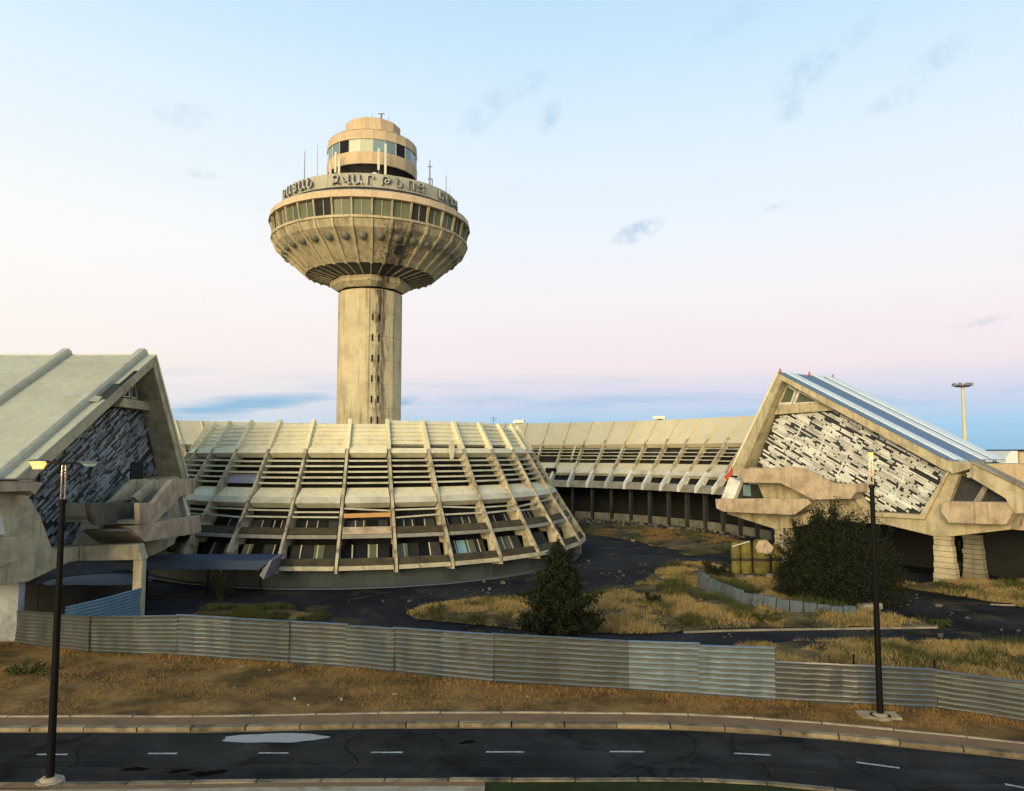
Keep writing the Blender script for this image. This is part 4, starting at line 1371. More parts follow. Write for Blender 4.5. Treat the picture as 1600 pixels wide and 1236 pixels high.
# stair and balconies on the courtyard side
lt('landing_front', FL.prism([(10.4, 7.42), (4.51, 7.01), (4.59, 5.52), (9.6, 6.02), (10.2, 6.89)], 1.5, 1.2), 'stone_dark', .04)
lt('landing_slab', FL.prism([(9.9, 6.25), (4.6, 5.7), (4.6, 5.95), (9.9, 6.5)], 1.19, -.1), 'concrete_grey')
lt('landing_side', FL.prism([(10.2, 7.4), (9.9, 7.38), (9.8, 6.2), (10.1, 6.6)], 1.19, -.1), 'concrete_grey')
lt('stair_parapet', FL.prism([(7.42, 7.21), (5.5, 7.08), (2.88, 8.51), (-.68, 8.49), (-.9, 7.35), (1.41, 7.27), (5.2, 5.72), (7.23, 5.82)], 3.0, 2.65), 'concrete_pink', .04)
lt('stair_slab', FL.prism([(7.2, 5.85), (5.15, 5.78), (1.4, 7.3), (-.9, 7.4), (-.9, 7.65), (1.5, 7.6), (5.3, 6.05), (7.2, 6.1)], 2.64, -.1), 'concrete_grey')
lt('stair_inner_parapet', FL.prism([(5.63, 7.18), (3.04, 8.52), (.47, 8.47), (.5, 7.7), (3.0, 7.1)], .25, .0), 'concrete', .03)
lt('stair_middle_parapet', FL.prism([(5.31, 7.45), (2.5, 8.55), (2.2, 7.9), (4.42, 7.0)], 1.6, 1.35), 'concrete', .03)
lt('balcony_parapet', FL.prism([(7.86, 5.79), (2.44, 5.77), (-1.93, 5.65), (-2.29, 4.47), (-1.77, 4.31), (6.48, 4.64), (8.92, 5.9)], 3.0, 2.65), 'concrete_pink', .04)
lt('balcony_slab', FL.prism([(8.2, 5.5), (6.48, 4.66), (-1.77, 4.33), (-1.77, 4.7), (6.4, 5.0), (7.8, 5.6)], 2.64, -.1), 'concrete_grey')
lt('balcony_glazing', FL.prism([(3.6, 7.3), (.4, 7.3), (-1.0, 5.7), (4.2, 5.7)], 1.0, .9), 'glass_blue')
lt('balcony_post', FL.prism([(.4, 7.3), (-.1, 7.3), (-1.2, 5.7), (-.6, 5.7)], 2.6, 2.2), 'slat_white')
# column under the balcony
v = VF().add(*prism_vf([(-23.5, 46.7, 0), (-22.95, 46.7, 0), (-22.95, 47.3, 0), (-23.5, 47.3, 0)], [(-23.5, 46.7, 3.75), (-22.95, 46.7, 3.75), (-22.95, 47.3, 3.75), (-23.5, 47.3, 3.75)]))
lt('column', v, 'concrete', .04)
lt('haunch', prism_vf([(-26.8, 46.6, 3.7), (-22.9, 46.6, 3.76), (-23.2, 46.6, 4.7), (-26.8, 46.6, 4.6)], [(-26.8, 47.4, 3.7), (-22.9, 47.4, 3.76), (-23.2, 47.4, 4.7), (-26.8, 47.4, 4.6)]), 'concrete', .04)
for s_ in (-1.5, ):
    for off in (-9, -16):
        stone_leg(FL, pl, s_, s_ + 1.2, s_ - .1, s_ + 1.3, 3.3, off, 1.2, 6, 'concrete_grey')
# big pale roof with raised round-topped ribs
d = Vector((16.62, 7.95 - 17.49)).normalized()
up = Vector((-d.y, d.x))
p0, p1 = Vector((-.12, 17.50)), Vector((17.6, 7.33))
p1 = p0 + d * 20.4
lt('roof_edge', FL.prism([tuple(p0), tuple(p1), tuple(p1 + up * .16), tuple(p0 + up * .16)], .08, -1.0), 'big_roof', .02)
for i in range(6):
    o0 = -1.0 - i * 5.7
    lt('roof_sheet', FL.prism([tuple(p0), tuple(p1), tuple(p1 + up * .14), tuple(p0 + up * .14)], o0 - .01, o0 - 5.69), 'big_roof')
    sec = [(-.42, .12), (-.38, .42), (-.22, .60), (.22, .60), (.38, .42), (.42, .12)]
    q0, q1 = p0 - d * .35, p1 - d * .2
    A = [FL(*(q0 + up * h), o0 - w) for w, h in sec]
    B = [FL(*(q1 + up * h), o0 - w) for w, h in sec]
    lt('roof_rib', prism_vf(A, B), 'big_roof', .05)
lt('steep_roof', FL.prism([(-.12, 17.64), (-6.35, 8.3), (-6.55, 8.4), (-.3, 17.75)], .05, -34), 'roof_cream')
lt('roof_deck', FL.prism([(.1, 17.2), (16, 8.05), (15.5, 7.9), (.1, 16.8)], -2.45, -33), 'concrete_grey')
# sheet lifted off near the edge: bare battens and a flap
v = VF().add(*FL.prism([tuple(p0 + d * 3.0 + up * .17), tuple(p0 + d * 5.6 + up * .17), tuple(p0 + d * 5.6 + up * .22), tuple(p0 + d * 3.0 + up * .22)], .14, -.12))
lt('bare_batten', v, 'dark_core')
v = VF().add(*FL.prism([tuple(p0 + d * 5.2 + up * .17), tuple(p0 + d * 7.6 + up * .17), tuple(p0 + d * 7.6 + up * .21), tuple(p0 + d * 5.2 + up * .21)], .15, -.5))
lt('bare_underlay', v, 'recess_dark')
q = [FL(*(p0 + d * 7.4 + up * .2), -.2), FL(*(p0 + d * 8.0 + up * .2), -.15), FL(*(p0 + d * 8.9 + up * .75), -2.0), FL(*(p0 + d * 8.75 + up * .85), -2.1), FL(*(p0 + d * 7.6 + up * .5), -.9)]
lt('lifted_flap', prism_vf(q, [(x, y, z + .05) for x, y, z in q]), 'big_roof')

# ------------------------------------------------------------------ walls, canopy, hoardings in the courtyard
o = ob('abutment_wall', VF().box(-4.5, 0, -.6, .0, 0, 4.0).me('abutment_wall', 'grey_plaster'), loc=(-27.2, 42.2, 0), rz=radians(3), bevel=.03)
tag(o, 'stained grey plastered abutment wall under the left pavilion corner', 'wall')
bar = thing('arch_dark_fill', 'added black barrier standing in the arch under the left pavilion', 'infill', (-28, 48.4, 0))  # black panels put in to stand for the dark under the arch
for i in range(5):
    prt('dark_fill_panel', VF().box(-32.0 + i * 1.66, -32.0 + (i + 1) * 1.66 - .03, 48.4 + .03 * (i % 2), 48.46 + .03 * (i % 2), 0, 1.92 - .02 * (i % 2)), 'dark_core', None, bar)
can = thing('entrance_canopy', 'dark navy metal canopy in front of the hall base', 'canopy', (-23, 56, 0))
ct = lambda n, vf, m, b=None: prt(n, vf, m, b, can)
ct('roof_edge', prism_vf([(-29, 54.4, 1.95), (-18.3, 54.4, 1.95), (-17.4, 54.4, 2.6), (-29, 54.4, 2.55)], [(-29, 57, 2.0), (-18.3, 57, 2.0), (-17.4, 57, 2.75), (-29, 57, 2.7)]), 'navy', .03)
ct('fascia_tip', prism_vf([(-18.2, 54.3, 1.6), (-17.9, 54.3, 1.25), (-17.3, 54.3, 2.65), (-17.45, 54.3, 2.68)], [(-18.2, 57, 1.6), (-17.9, 57, 1.25), (-17.3, 57, 2.8), (-17.45, 57, 2.83)]), 'steel_grey', .02)
for x in (-27, -22.5, -18.6):
    ct('post', VF().tube((x, 55.8, 0), (x, 55.8, 2.1), .07).v and (lambda q: (q.v, q.f))(VF().tube((x, 55.8, 0), (x, 55.8, 2.1), .07)), 'black_paint')


def corrugated(p, q, h0, h1, n=10, amp=.058, base=.05, lean=0.0):
    """sheet with horizontal trapezoid ridges between two plan points"""
    p, q = Vector(p), Vector(q)
    d = (q - p).normalized()
    nrm = Vector((d.y, -d.x))
    if nrm.y > 0:
        nrm = -nrm
    prof = []
    for i in range(n):
        a = i / n
        st = 1 / n
        prof += [(a, 0), (a + st * .48, .40), (a + st * .70, .78), (a + st * .77, 1)]
    prof.append((1.0, 0))
    m = 7
    v, f = [], []
    for k in range(m):
        u = k / (m - 1)
        c = p + (q - p) * u
        h = h0 + (h1 - h0) * u
        wob = random.uniform(-.05, .05)
        wb2 = random.uniform(-.02, .02)
        for a, r in prof:
            off = r * amp + wob * sin(a * 3.1) + wb2 * sin(a * 7.3) + lean * a
            v.append((c.x + nrm.x * off, c.y + nrm.y * off, base + a * h))
    L = len(prof)
    for k in range(m - 1):
        for i in range(L - 1):
            f.append([k * L + i, (k + 1) * L + i, (k + 1) * L + i + 1, k * L + i + 1])
    return v, f


def fence(name, label, pts, length, mats, n=9, group=None, post_extra=0.0, posts=True):
    x0, y0 = pts[0][:2]
    root = thing(name, label, 'fence', (x0, y0, 0), group)
    i = 0
    for (ax, ay, ah), (bx, by, bh) in zip(pts[:-1], pts[1:]):
        L = hypot(bx - ax, by - ay)
        k = max(1, round(L / length))
        for j in range(k):
            u0, u1 = j / k, (j + 1) / k + .012
            P = (ax + (bx - ax) * u0, ay + (by - ay) * u0)
            Q = (ax + (bx - ax) * u1, ay + (by - ay) * u1)
            hh0, hh1 = ah + (bh - ah) * u0, ah + (bh - ah) * u1
            m = mats(.5 * (P[0] + Q[0])) if callable(mats) else mats
            jit = random.uniform(-.045, .045)
            vf = corrugated(P, Q, hh0 + jit, hh1 + jit, n, lean=random.uniform(-.05, .03))
            vf = ([(x, y - .03 * (i % 2), z) for x, y, z in vf[0]], vf[1])
            L_ = root.location
            me = mk('fence_sheet', [(x - L_.x, y - L_.y, z) for x, y, z in vf[0]], vf[1], m)
            ob('fence_sheet', me, root)
            if posts:
                prt('fence_post', VF().box(P[0] - .03, P[0] + .03, P[1] + .10, P[1] + .16, 0, hh0 + (post_extra if j == 0 or post_extra > .2 else 0) + random.uniform(-.05, .03)), 'black_paint', None, root)
            i += 1
    return root


fence('metal_fence', 'tall corrugated grey metal fence running across behind the grass verge', FEN, 2.95, lambda x: 'fence_metal_bright' if x > 5.0 else 'fence_metal', 10)
fence('metal_fence', 'lower corrugated metal fence section beside the right street lamp', FEN2, 3.1, 'fence_metal', 8, post_extra=.45)
fence('metal_fence', 'low darker corrugated fence stretch at the right edge of the photo', FEN3, 3.3, 'fence_metal', 8, post_extra=.4)
fence('blue_hoarding', 'pale blue sheet hoarding under the left pavilion', [(-23.6, 39.9, 2.2), (-22.9, 42.3, 2.2), (-22.4, 45.6, 2.2)], 3.0, 'blue_sheet', 12)

# pale ramp seen through the arch under the left pavilion
a = np.linspace(0, 2 * pi, 36, endpoint=False)
sheet('path', [(-33.5 + 4.2 * cos(t), 61.5 + 3.4 * sin(t)) for t in a], .012, 'pale_path')

# low blue-grey curved retaining wall in the island
rw = cr([(14.0, 56.5), (14.3, 54.0), (15.3, 50.4), (17.0, 48.6), (19.2, 47.6), (21.5, 47.2)], .75)
rwall = thing('retaining_wall', 'low curved blue-grey stone retaining wall in the dry grass', 'wall', (*rw[0], 0))
for i in range(len(rw) - 1):
    p, q = rw[i], rw[i + 1]
    d = (q - p) / np.hypot(*(q - p))
    n = np.array([d[1], -d[0]])
    if n[1] > 0:
        n = -n
    h = 1.45 - .75 * i / len(rw) + random.uniform(-.06, .06)
    g = d * .02
    A = [(*(p + g + n * .35), 0), (*(q - g + n * .35), 0), (*(q - g - n * .25), 0), (*(p + g - n * .25), 0)]
    B = [(*(p + g), h), (*(q - g), h - random.uniform(0, .05)), (*(q - g - n * .25), h), (*(p + g - n * .25), h)]
    prt('wall_block', prism_vf(A, B), 'blue_stone', .03, rwall)

# yellow-green upright tanks on a broken plinth
bins = thing('tank_cluster', 'rusty yellow-green upright metal shells standing on a broken plinth', 'tank', (19.8, 60.5, 0))
bt = lambda n, vf, m, b=None, s=False: prt(n, vf, m, b, bins, s)
for i, (x, r, h) in enumerate(((17.9, .36, 2.55), (18.72, .44, 2.6), (19.95, .66, 2.75), (21.15, .38, 2.4))):
    v = VF()
    n = 12
    A = [(x + r * cos(2 * pi * k / n), 60.2 + r * .8 * sin(2 * pi * k / n)) for k in range(n)]
    prof = [(.80, .9), (1.0, 1.0), (1.75, 1.0), (2.2, 1.02), (h - .15 + .7, .95), (h + .7, .62)]
    vv = [(x + (px - x) * s, 60.2 + (py - 60.2) * s, z) for z, s in prof for px, py in A]
    ff = [[a_ * n + k, a_ * n + (k + 1) % n, (a_ + 1) * n + (k + 1) % n, (a_ + 1) * n + k] for a_ in range(len(prof) - 1) for k in range(n)]
    ff.append([(len(prof) - 1) * n + k for k in range(n)])
    bt('shell', (vv, ff), 'yellow_green')
    bt('band', VF().add(*prism_vf([(px + (px - x) * .05, py + (py - 60.2) * .05, 1.78) for px, py in A], [(px + (px - x) * .05, py + (py - 60.2) * .05, 2.02) for px, py in A])), 'rust_dark')
bt('torn_sheet', VF().add(*prism_vf([(19.45, 59.6, 2.5), (20.5, 59.6, 2.35), (20.75, 59.62, 2.9), (20.2, 59.65, 3.5), (19.6, 59.65, 3.4), (19.3, 59.62, 2.9)], [(19.45, 59.64, 2.5), (20.5, 59.64, 2.35), (20.75, 59.66, 2.9), (20.2, 59.69, 3.5), (19.6, 59.69, 3.4), (19.3, 59.66, 2.9)])), 'concrete_pink')
bt('top_bar', VF().tube((17.5, 59.7, 2.95), (18.9, 59.75, 3.35), .05), 'antenna_cream')
bt('dark_back', VF().box(17.7, 21.4, 60.75, 60.85, .8, 2.7), 'rust_dark')
for i, x in enumerate((17.7, 18.6, 19.3, 20.2, 20.9)):
    bt('plinth_block', VF().box(x, x + (.55 if i % 2 else .8), 59.7 + .1 * (i % 2), 60.9, 0, .78 - .1 * (i % 3)), 'concrete_grey' if i % 2 else 'stone_dark', .04)

# rubble slabs, concrete pieces lying about
for i, (x, y, w, dpt, h, rz, lab) in enumerate([(23.6, 49.9, 1.5, .8, .35, .2, 'flat pale concrete slab lying in dry grass beneath the bush'),
                                                 (37.5, 52.5, 1.6, .7, .25, -.2, 'pale concrete slab in the grass right of the pavilion leg'),
                                                 (33.4, 51.5, 1.5, .14, .1, -.25, 'thin broken kerb piece on the dark road at the right')]):
    v = VF().add(*prism_vf([(-w / 2, -dpt / 2, 0), (w / 2, -dpt / 2 * .8, 0), (w / 2 * .9, dpt / 2, 0), (-w / 2, dpt / 2, 0)], [(-w / 2 * .95, -dpt / 2, h), (w / 2, -dpt / 2 * .7, h * 1.1), (w / 2 * .85, dpt / 2, h), (-w / 2, dpt / 2 * .9, h * .9)]))
    zz = float(mound_z(np.array([x]), np.array([y]), ISL['centre' if x < 30 else 'right'])[0]) - .03 if i < 2 else .0
    tag(ob('concrete_slab', v.me('concrete_slab', 'edging'), loc=(x, y, zz), rz=rz, bevel=.03), lab, 'slab', 'loose concrete pieces')

# dark stone wall below the right wing
sw = thing('stone_wall', 'dark coursed stone wall behind the right pavilion legs', 'wall', (41, 66, 0))
for r_ in range(5):
    x = 39.2 + (r_ % 2) * .6
    while x < 62:
        w = random.uniform(1.2, 2.2)
        j = random.uniform(-.06, .06)
        prt('stone', VF().box(x, x + w - .04, 66 + j, 66.8, r_ * .9, r_ * .9 + .87), 'stone_dark', .04, sw)
        x += w
# low building beyond the right pavilion
fb = thing('low_building', 'small pale flat-roofed building with orange awning beyond the striped roof', 'building', (60, 88, 0))
fbp = lambda n, vf, m, b=None: prt(n, vf, m, b, fb)
fbp('wall', VF().box(60, 74, 88, 96, 0, 10.5), 'cab_concrete')
fbp('gable', prism_vf([(57.6, 88.2, 8.6), (59.9, 88.2, 8.6), (59.9, 88.2, 10.6), (59.1, 88.2, 10.55)], [(57.6, 94, 8.6), (59.9, 94, 8.6), (59.9, 94, 10.6), (59.1, 94, 10.55)]), 'white_wall')
fbp('roof_slab', VF().box(59.95, 74.3, 87.7, 96.3, 10.52, 10.75), 'rust_dark')
fbp('ribbon_window', VF().box(60.6, 73, 87.93, 88.0, 8.55, 9.2), 'glass_dark')
fbp('awning', prism_vf([(57, 84.5, 6.0), (63.2, 84.5, 6.0), (63.2, 87.9, 7.3), (57, 87.9, 7.3)], [(57, 84.5, 6.15), (63.2, 84.5, 6.15), (63.2, 87.9, 7.45), (57, 87.9, 7.45)]), 'orange_panel')

# ------------------------------------------------------------------ street lamps
def street_lamp(label, x, y, head_dir, lit, z_top=10.1, z_black=8.9):
    root = thing('street_lamp', label, 'street lamp', (x, y, 0), 'tall black street lamps')
    P = lambda n, vf, m, b=None: prt(n, ([(a + x, b_ + y, c) for a, b_, c in vf.v], vf.f), m, b, root)
    P('footing', VF().tube((0, 0, -.05), (0, 0, .16), .46, .40, 20), 'edging', .02)
    P('footing', VF().tube((0, 0, .16), (0, 0, .26), .30, .22, 16), 'edging', .02)
    P('pole', VF().tube((0, 0, .2), (0, 0, z_black), .125, .085, 16), 'black_paint')
    P('collar', VF().tube((0, 0, z_black - .12), (0, 0, z_black + .02), .125, .125, 16), 'black_paint')
    ux, uy = head_dir
    for s in (-1, 1):
        P('glint_tube', VF().tube((s * .065, 0, z_black), (s * .055, 0, z_top - .06), .028, .028, 8), 'pole_steel')  # twin tubes shaped after the glints along both pole edges
    P('cross_arm', VF().tube((-ux * .95, -uy * .95, z_top + .06), (ux * .95, uy * .95, z_top - .04), .03, .03, 8), 'black_paint')
    for s in (-1, 1):
        c = Vector((ux * s * .82, uy * s * .82, z_top + (.06 if s < 0 else 0)))
        d = Vector((ux, uy, 0))
        n = Vector((-uy, ux, 0))
        sec = [(-.32, .10, .02), (-.1, .13, .08), (.32, .07, .02)]
        prof = []
        v = VF()
        A = [tuple(c + d * (s * t) + n * w) for t, w, h in sec] + [tuple(c + d * (s * t) - n * w) for t, w, h in sec[::-1]]
        B = [tuple(c + d * (s * t * .9) + n * w * .6 + Vector((0, 0, h + .03))) for t, w, h in sec] + [tuple(c + d * (s * t * .9) - n * w * .6 + Vector((0, 0, h + .03))) for t, w, h in sec[::-1]]
        v.add(*prism_vf(A, B))
        hd = P('lamp_head', v, 'lamp_housing', .02)
        on_ = s in lit
        v = VF()
        A = [tuple(c + d * (s * t * .8) + n * w * .75 + Vector((0, 0, -.005))) for t, w, h in sec] + [tuple(c + d * (s * t * .8) - n * w * .75 + Vector((0, 0, -.005))) for t, w, h in sec[::-1]]
        lw = .24 if on_ else .10
        B = [tuple(c + d * (s * t * .45) + n * w * .4 + Vector((0, 0, -lw))) for t, w, h in sec] + [tuple(c + d * (s * t * .45) - n * w * .4 + Vector((0, 0, -lw))) for t, w, h in sec[::-1]]
        v.add(*prism_vf(A, B))
        ln = P('lens', v, 'lamp_lit' if on_ else 'glass_blue')
        ln.parent = hd
        if on_:
            l = bpy.data.lights.new('lamp_light', 'POINT')
            l.energy = 220
            l.color = (1, .62, .25)
            l.shadow_soft_size = .1
            lo = bpy.data.objects.new('lamp_light', l)
            COL.objects.link(lo)
            lo.location = (x + c.x, y + c.y, c.z - .25)
    return root


street_lamp('black twin-arm street lamp on the near kerb at the left, one head lit', -14.5, 24.15, (1, .05), (-1,), 10.05, 8.88)
street_lamp('black street lamp on the far verge at the right, glowing in front of the slats', 14.4, 29.9, (-.43, -.9), (1, -1), 10.4, 9.1)
# reddish paving patch by the left lamp and the pale slab under the right one
sheet('paving_patch', [(-15.9, 23.6), (-14.2, 23.6), (-14.3, 23.95), (-15.6, 24.0)], .145, 'red_paving')
tag(ob('concrete_slab', VF().box(-.75, .75, -.4, .35, 0, .10).me('concrete_slab', 'edging'), loc=(14.4, 30.05, .06), rz=-.1, bevel=.02), 'square pale slab at the foot of the right street lamp', 'slab', 'loose concrete pieces')


# ------------------------------------------------------------------ far masts and aerial
def mast(label, x, y, z, glow, w=1.3, r=.35):
    root = thing('floodlight_mast', label, 'light mast', (x, y, 0), 'floodlight masts beyond the terminal')
    P = lambda n, vf, m: prt(n, vf, m, None, root)
    P('pole', VF().tube((x, y, 0), (x, y, z), r, r * .55, 10), 'antenna_cream')
    P('platform', VF().tube((x, y, z - .15), (x, y, z + .05), w * .7, w, 12), 'steel_grey')
    for k in range(8):
        a = 2 * pi * k / 8
        c = (x + w * cos(a), y + w * sin(a), z + .35)
        P('floodlight', VF().box(c[0] - .26, c[0] + .26, c[1] - .16, c[1] + .16, c[2] - .28, c[2] + .22), 'lamp_far' if glow and k in (4, 5, 6, 7) else 'steel_grey')
    return root


mast('tall unlit floodlight mast in front of the blue sky at the far right', 85.3, 140, 22.9, False, 1.5, .5)
mast('lit floodlight mast head peeping over the left end of the hall roof', -58.8, 150, 15.5, True, 1.1)
mast('lit floodlight mast head just right of the hall roof', 1.4, 150, 16.3, True, .9)
mast('floodlight mast head above the middle of the curved wing', 29.8, 150, 17.1, True, .9)
an = thing('roof_aerial', 'thin television aerial above the roof left of the lit mast', 'aerial', (-3.2, 128, 0))
prt('rod', VF().tube((-3.2, 128, 9), (-3.2, 128, 16.6), .05, .04, 6), 'steel_grey', None, an)
prt('cross_bar', VF().tube((-3.8, 128, 16.3), (-2.6, 128, 16.3), .04, .04, 6).tube((-3.6, 128, 15.9), (-2.8, 128, 15.9), .04, .04, 6), 'steel_grey', None, an)


# ------------------------------------------------------------------ vegetation
def blades(name, x, y, z, h, w, lean, mat, label, cat):
    n = len(x)
    a = rng.uniform(0, 2 * pi, n)
    la = rng.uniform(0, 2 * pi, n)
    dx, dy = np.cos(a) * w, np.sin(a) * w
    l = lean * h * rng.uniform(.2, 1, n)
    V = np.empty((n, 3, 3))
    V[:, 0] = np.stack([x - dx, y - dy, z - .02], 1)
    V[:, 1] = np.stack([x + dx, y + dy, z - .02], 1)
    V[:, 2] = np.stack([x + np.cos(la) * l, y + np.sin(la) * l, z + h], 1)
    me = bpy.data.meshes.new(name)
    me.vertices.add(3 * n)
    me.vertices.foreach_set('co', V.reshape(-1))
    me.loops.add(3 * n)
    me.loops.foreach_set('vertex_index', np.arange(3 * n, dtype=np.int32))
    me.polygons.add(n)
    me.polygons.foreach_set('loop_start', np.arange(0, 3 * n, 3, dtype=np.int32))
    me.update(calc_edges=True)
    me.materials.append(MAT[mat])
    o = ob(name, me)
    return tag(o, label, cat, kind='stuff')


def scatter(poly, n, patch=.5, sc=.35, seed=3, soft=.12):
    P = np.array(poly)
    x = rng.uniform(P[:, 0].min(), P[:, 0].max(), n * 2)
    y = rng.uniform(P[:, 1].min(), P[:, 1].max(), n * 2)
    k = in_poly(x, y, poly) & (np.abs(x) < y * .78 + 2)
    x, y = x[k], y[k]
    f = vnoise(x, y, sc, seed, 4)
    w = np.clip((f - patch) / soft + .5, 0, 1)
    k = rng.random(len(x)) < w
    return x[k], y[k], w[k]


x, y, w = scatter(VERGE, 220000, .46, .45)
blades('verge_grass', x, y, np.full(len(x), .06), rng.uniform(.02, .10, len(x)) * (.5 + w), .012, 1.5, 'verge_grass', 'short brown dry grass on the verge before the fence', 'grass')
x, y, w = scatter(VERGE, 26000, .66, .55, 8, .06)
blades('verge_weed', x, y, np.full(len(x), .06), rng.uniform(.05, .20, len(x)) * (.4 + w), .018, 1.2, 'green_grass', 'scattered green weeds on the brown verge', 'weeds')
# long uncut grass along the foot of the fence
fu = rng.uniform(0, 1, 9000)
fs = np.concatenate([[0], np.cumsum(np.hypot(*np.diff(fl, axis=0).T))])
fx, fy = np.interp(fu * fs[-1], fs, fl[:, 0]), np.interp(fu * fs[-1], fs, fl[:, 1]) - rng.gamma(1.5, .12, 9000) - .08
kf = rng.random(9000) < np.clip((vnoise(fx, fy, .7, 12) - .4) * 5, 0, 1)
blades('fence_foot_grass', fx[kf], fy[kf], np.full(kf.sum(), .06), rng.uniform(.08, .32, kf.sum()), .014, 1.0, 'verge_grass', 'ragged brown grass along the foot of the fence', 'grass')
for k, n, th in (('centre', 130000, .47), ('right', 70000, .45), ('strip', 90000, .40), ('left', 9000, .35), ('ringside', 30000, .52)):
    x, y, w = scatter(ISL[k], n, th, .28, 21, .10)
    z = mound_z(x, y, ISL[k])
    hh = rng.uniform(.06, .33, len(x)) * (.35 + .9 * vnoise(x, y, .9, 4, 2)) * (.4 + .8 * w)
    blades('dry_grass', x, y, z, hh, .020, 1.1, 'dry_grass' if k != 'ringside' else 'verge_grass', {'centre': 'straw-coloured dry grass on the island in the courtyard', 'right': 'straw-coloured dry grass right of the pavilion legs', 'strip': 'tall straw-coloured dry grass behind the low fence', 'left': 'small tuft field of dry grass behind the left fence', 'ringside': 'sparse brown grass at the foot of the curved wing'}[k], 'grass')
    x, y, w = scatter(ISL[k], n // 3, .60, .42, 33, .06)
    z = mound_z(x, y, ISL[k])
    blades('green_weed', x, y, z, rng.uniform(.10, .55, len(x)) * (.3 + w), .025, 1.0, 'green_grass', {'centre': 'green weed patches on the courtyard island', 'right': 'green weed patches right of the pavilion legs', 'strip': 'green weed patches behind the low fence', 'left': 'green weeds behind the left fence', 'ringside': 'green weeds at the foot of the curved wing'}[k], 'weeds')
x, y, w = scatter(ISL['back'], 14000, .48, .6, 5)
blades('green_weed', x, y, mound_z(x, y, ISL['back']), rng.uniform(.1, .35, len(x)), .02, .9, 'green_grass', 'dull green weeds near the dark canopy', 'weeds')


def rubble(name, x, y, z, s, mat, label):
    v, f = [], []
    for X, Y, Z, q in zip(x, y, z, s):
        a = random.uniform(0, pi)
        ca, sa = cos(a), sin(a)
        L, B, Hh = q * random.uniform(.7, 1.8), q * random.uniform(.5, 1.0), q * random.uniform(.25, .7)
        k = len(v)
        for dz in (0, 1):
            for dx, dy in ((-1, -1), (1, -1), (1, 1), (-1, 1)):
                jx, jy = dx * L / 2 * random.uniform(.7, 1.1), dy * B / 2 * random.uniform(.7, 1.1)
                v.append((X + jx * ca - jy * sa, Y + jx * sa + jy * ca, Z - .02 + dz * Hh * random.uniform(.7, 1.2)))
        f += [[k + i for i in q_] for q_ in ((0, 3, 2, 1), (4, 5, 6, 7), (0, 1, 5, 4), (1, 2, 6, 5), (2, 3, 7, 6), (3, 0, 4, 7))]
    return tag(ob(name, mk(name, v, f, mat, fix=False)), label, 'rubble', kind='stuff')


n = 1500
th_ = rng.uniform(radians(15), radians(75), n)
rr_ = 47 - rng.gamma(1.4, 3.2, n)
x, y = TX + rr_ * np.cos(th_), TY + rr_ * np.sin(th_)
rubble('rubble', x, y, np.zeros(n) + .03, rng.gamma(2, .07, n), 'stone_wall_pale', 'broken stones and debris strewn before the curved wing')
n = 900
x, y = rng.uniform(-12, 30, n), rng.uniform(41.5, 72, n)
k = (np.hypot(x - TX, y - TY) > 23.5) & (vnoise(x, y, .3, 14) > .5)
rubble('rubble', x[k], y[k], np.full(k.sum(), .02), rng.gamma(2, .05, k.sum()), 'stone_dark', 'small dark debris scattered over the courtyard asphalt')
n = 170
x, y = rng.uniform(-26, 24, n), rng.uniform(30, 38, n)
k = in_poly(x, y, VERGE)
rubble('litter', x[k], y[k], np.full(k.sum(), .06), rng.gamma(2, .028, k.sum()), 'edging', 'pale scraps of litter and stones on the verge')


def leaf_cloud(name, C, size, mat, parent, up_bias=.3, aspect=.45):
    """one small quad per leaf"""
    n = len(C)
    d1 = rng.normal(size=(n, 3))
    d1[:, 2] += up_bias
    d1 /= np.linalg.norm(d1, axis=1)[:, None]
    d2 = np.cross(d1, rng.normal(size=(n, 3)))
    d2 /= np.linalg.norm(d2, axis=1)[:, None]
    s = size * rng.uniform(.6, 1.4, n)[:, None]
    V = np.empty((n, 4, 3))
    V[:, 0] = C - d1 * s
    V[:, 1] = C + d2 * s * aspect
    V[:, 2] = C + d1 * s
    V[:, 3] = C - d2 * s * aspect
    me = bpy.data.meshes.new(name)
    me.vertices.add(4 * n)
    me.vertices.foreach_set('co', V.reshape(-1))
    me.loops.add(4 * n)
    me.loops.foreach_set('vertex_index', np.arange(4 * n, dtype=np.int32))
    me.polygons.add(n)
    me.polygons.foreach_set('loop_start', np.arange(0, 4 * n, 4, dtype=np.int32))
    me.update(calc_edges=True)
    me.materials.append(MAT[mat])
    return ob(name, me, parent)


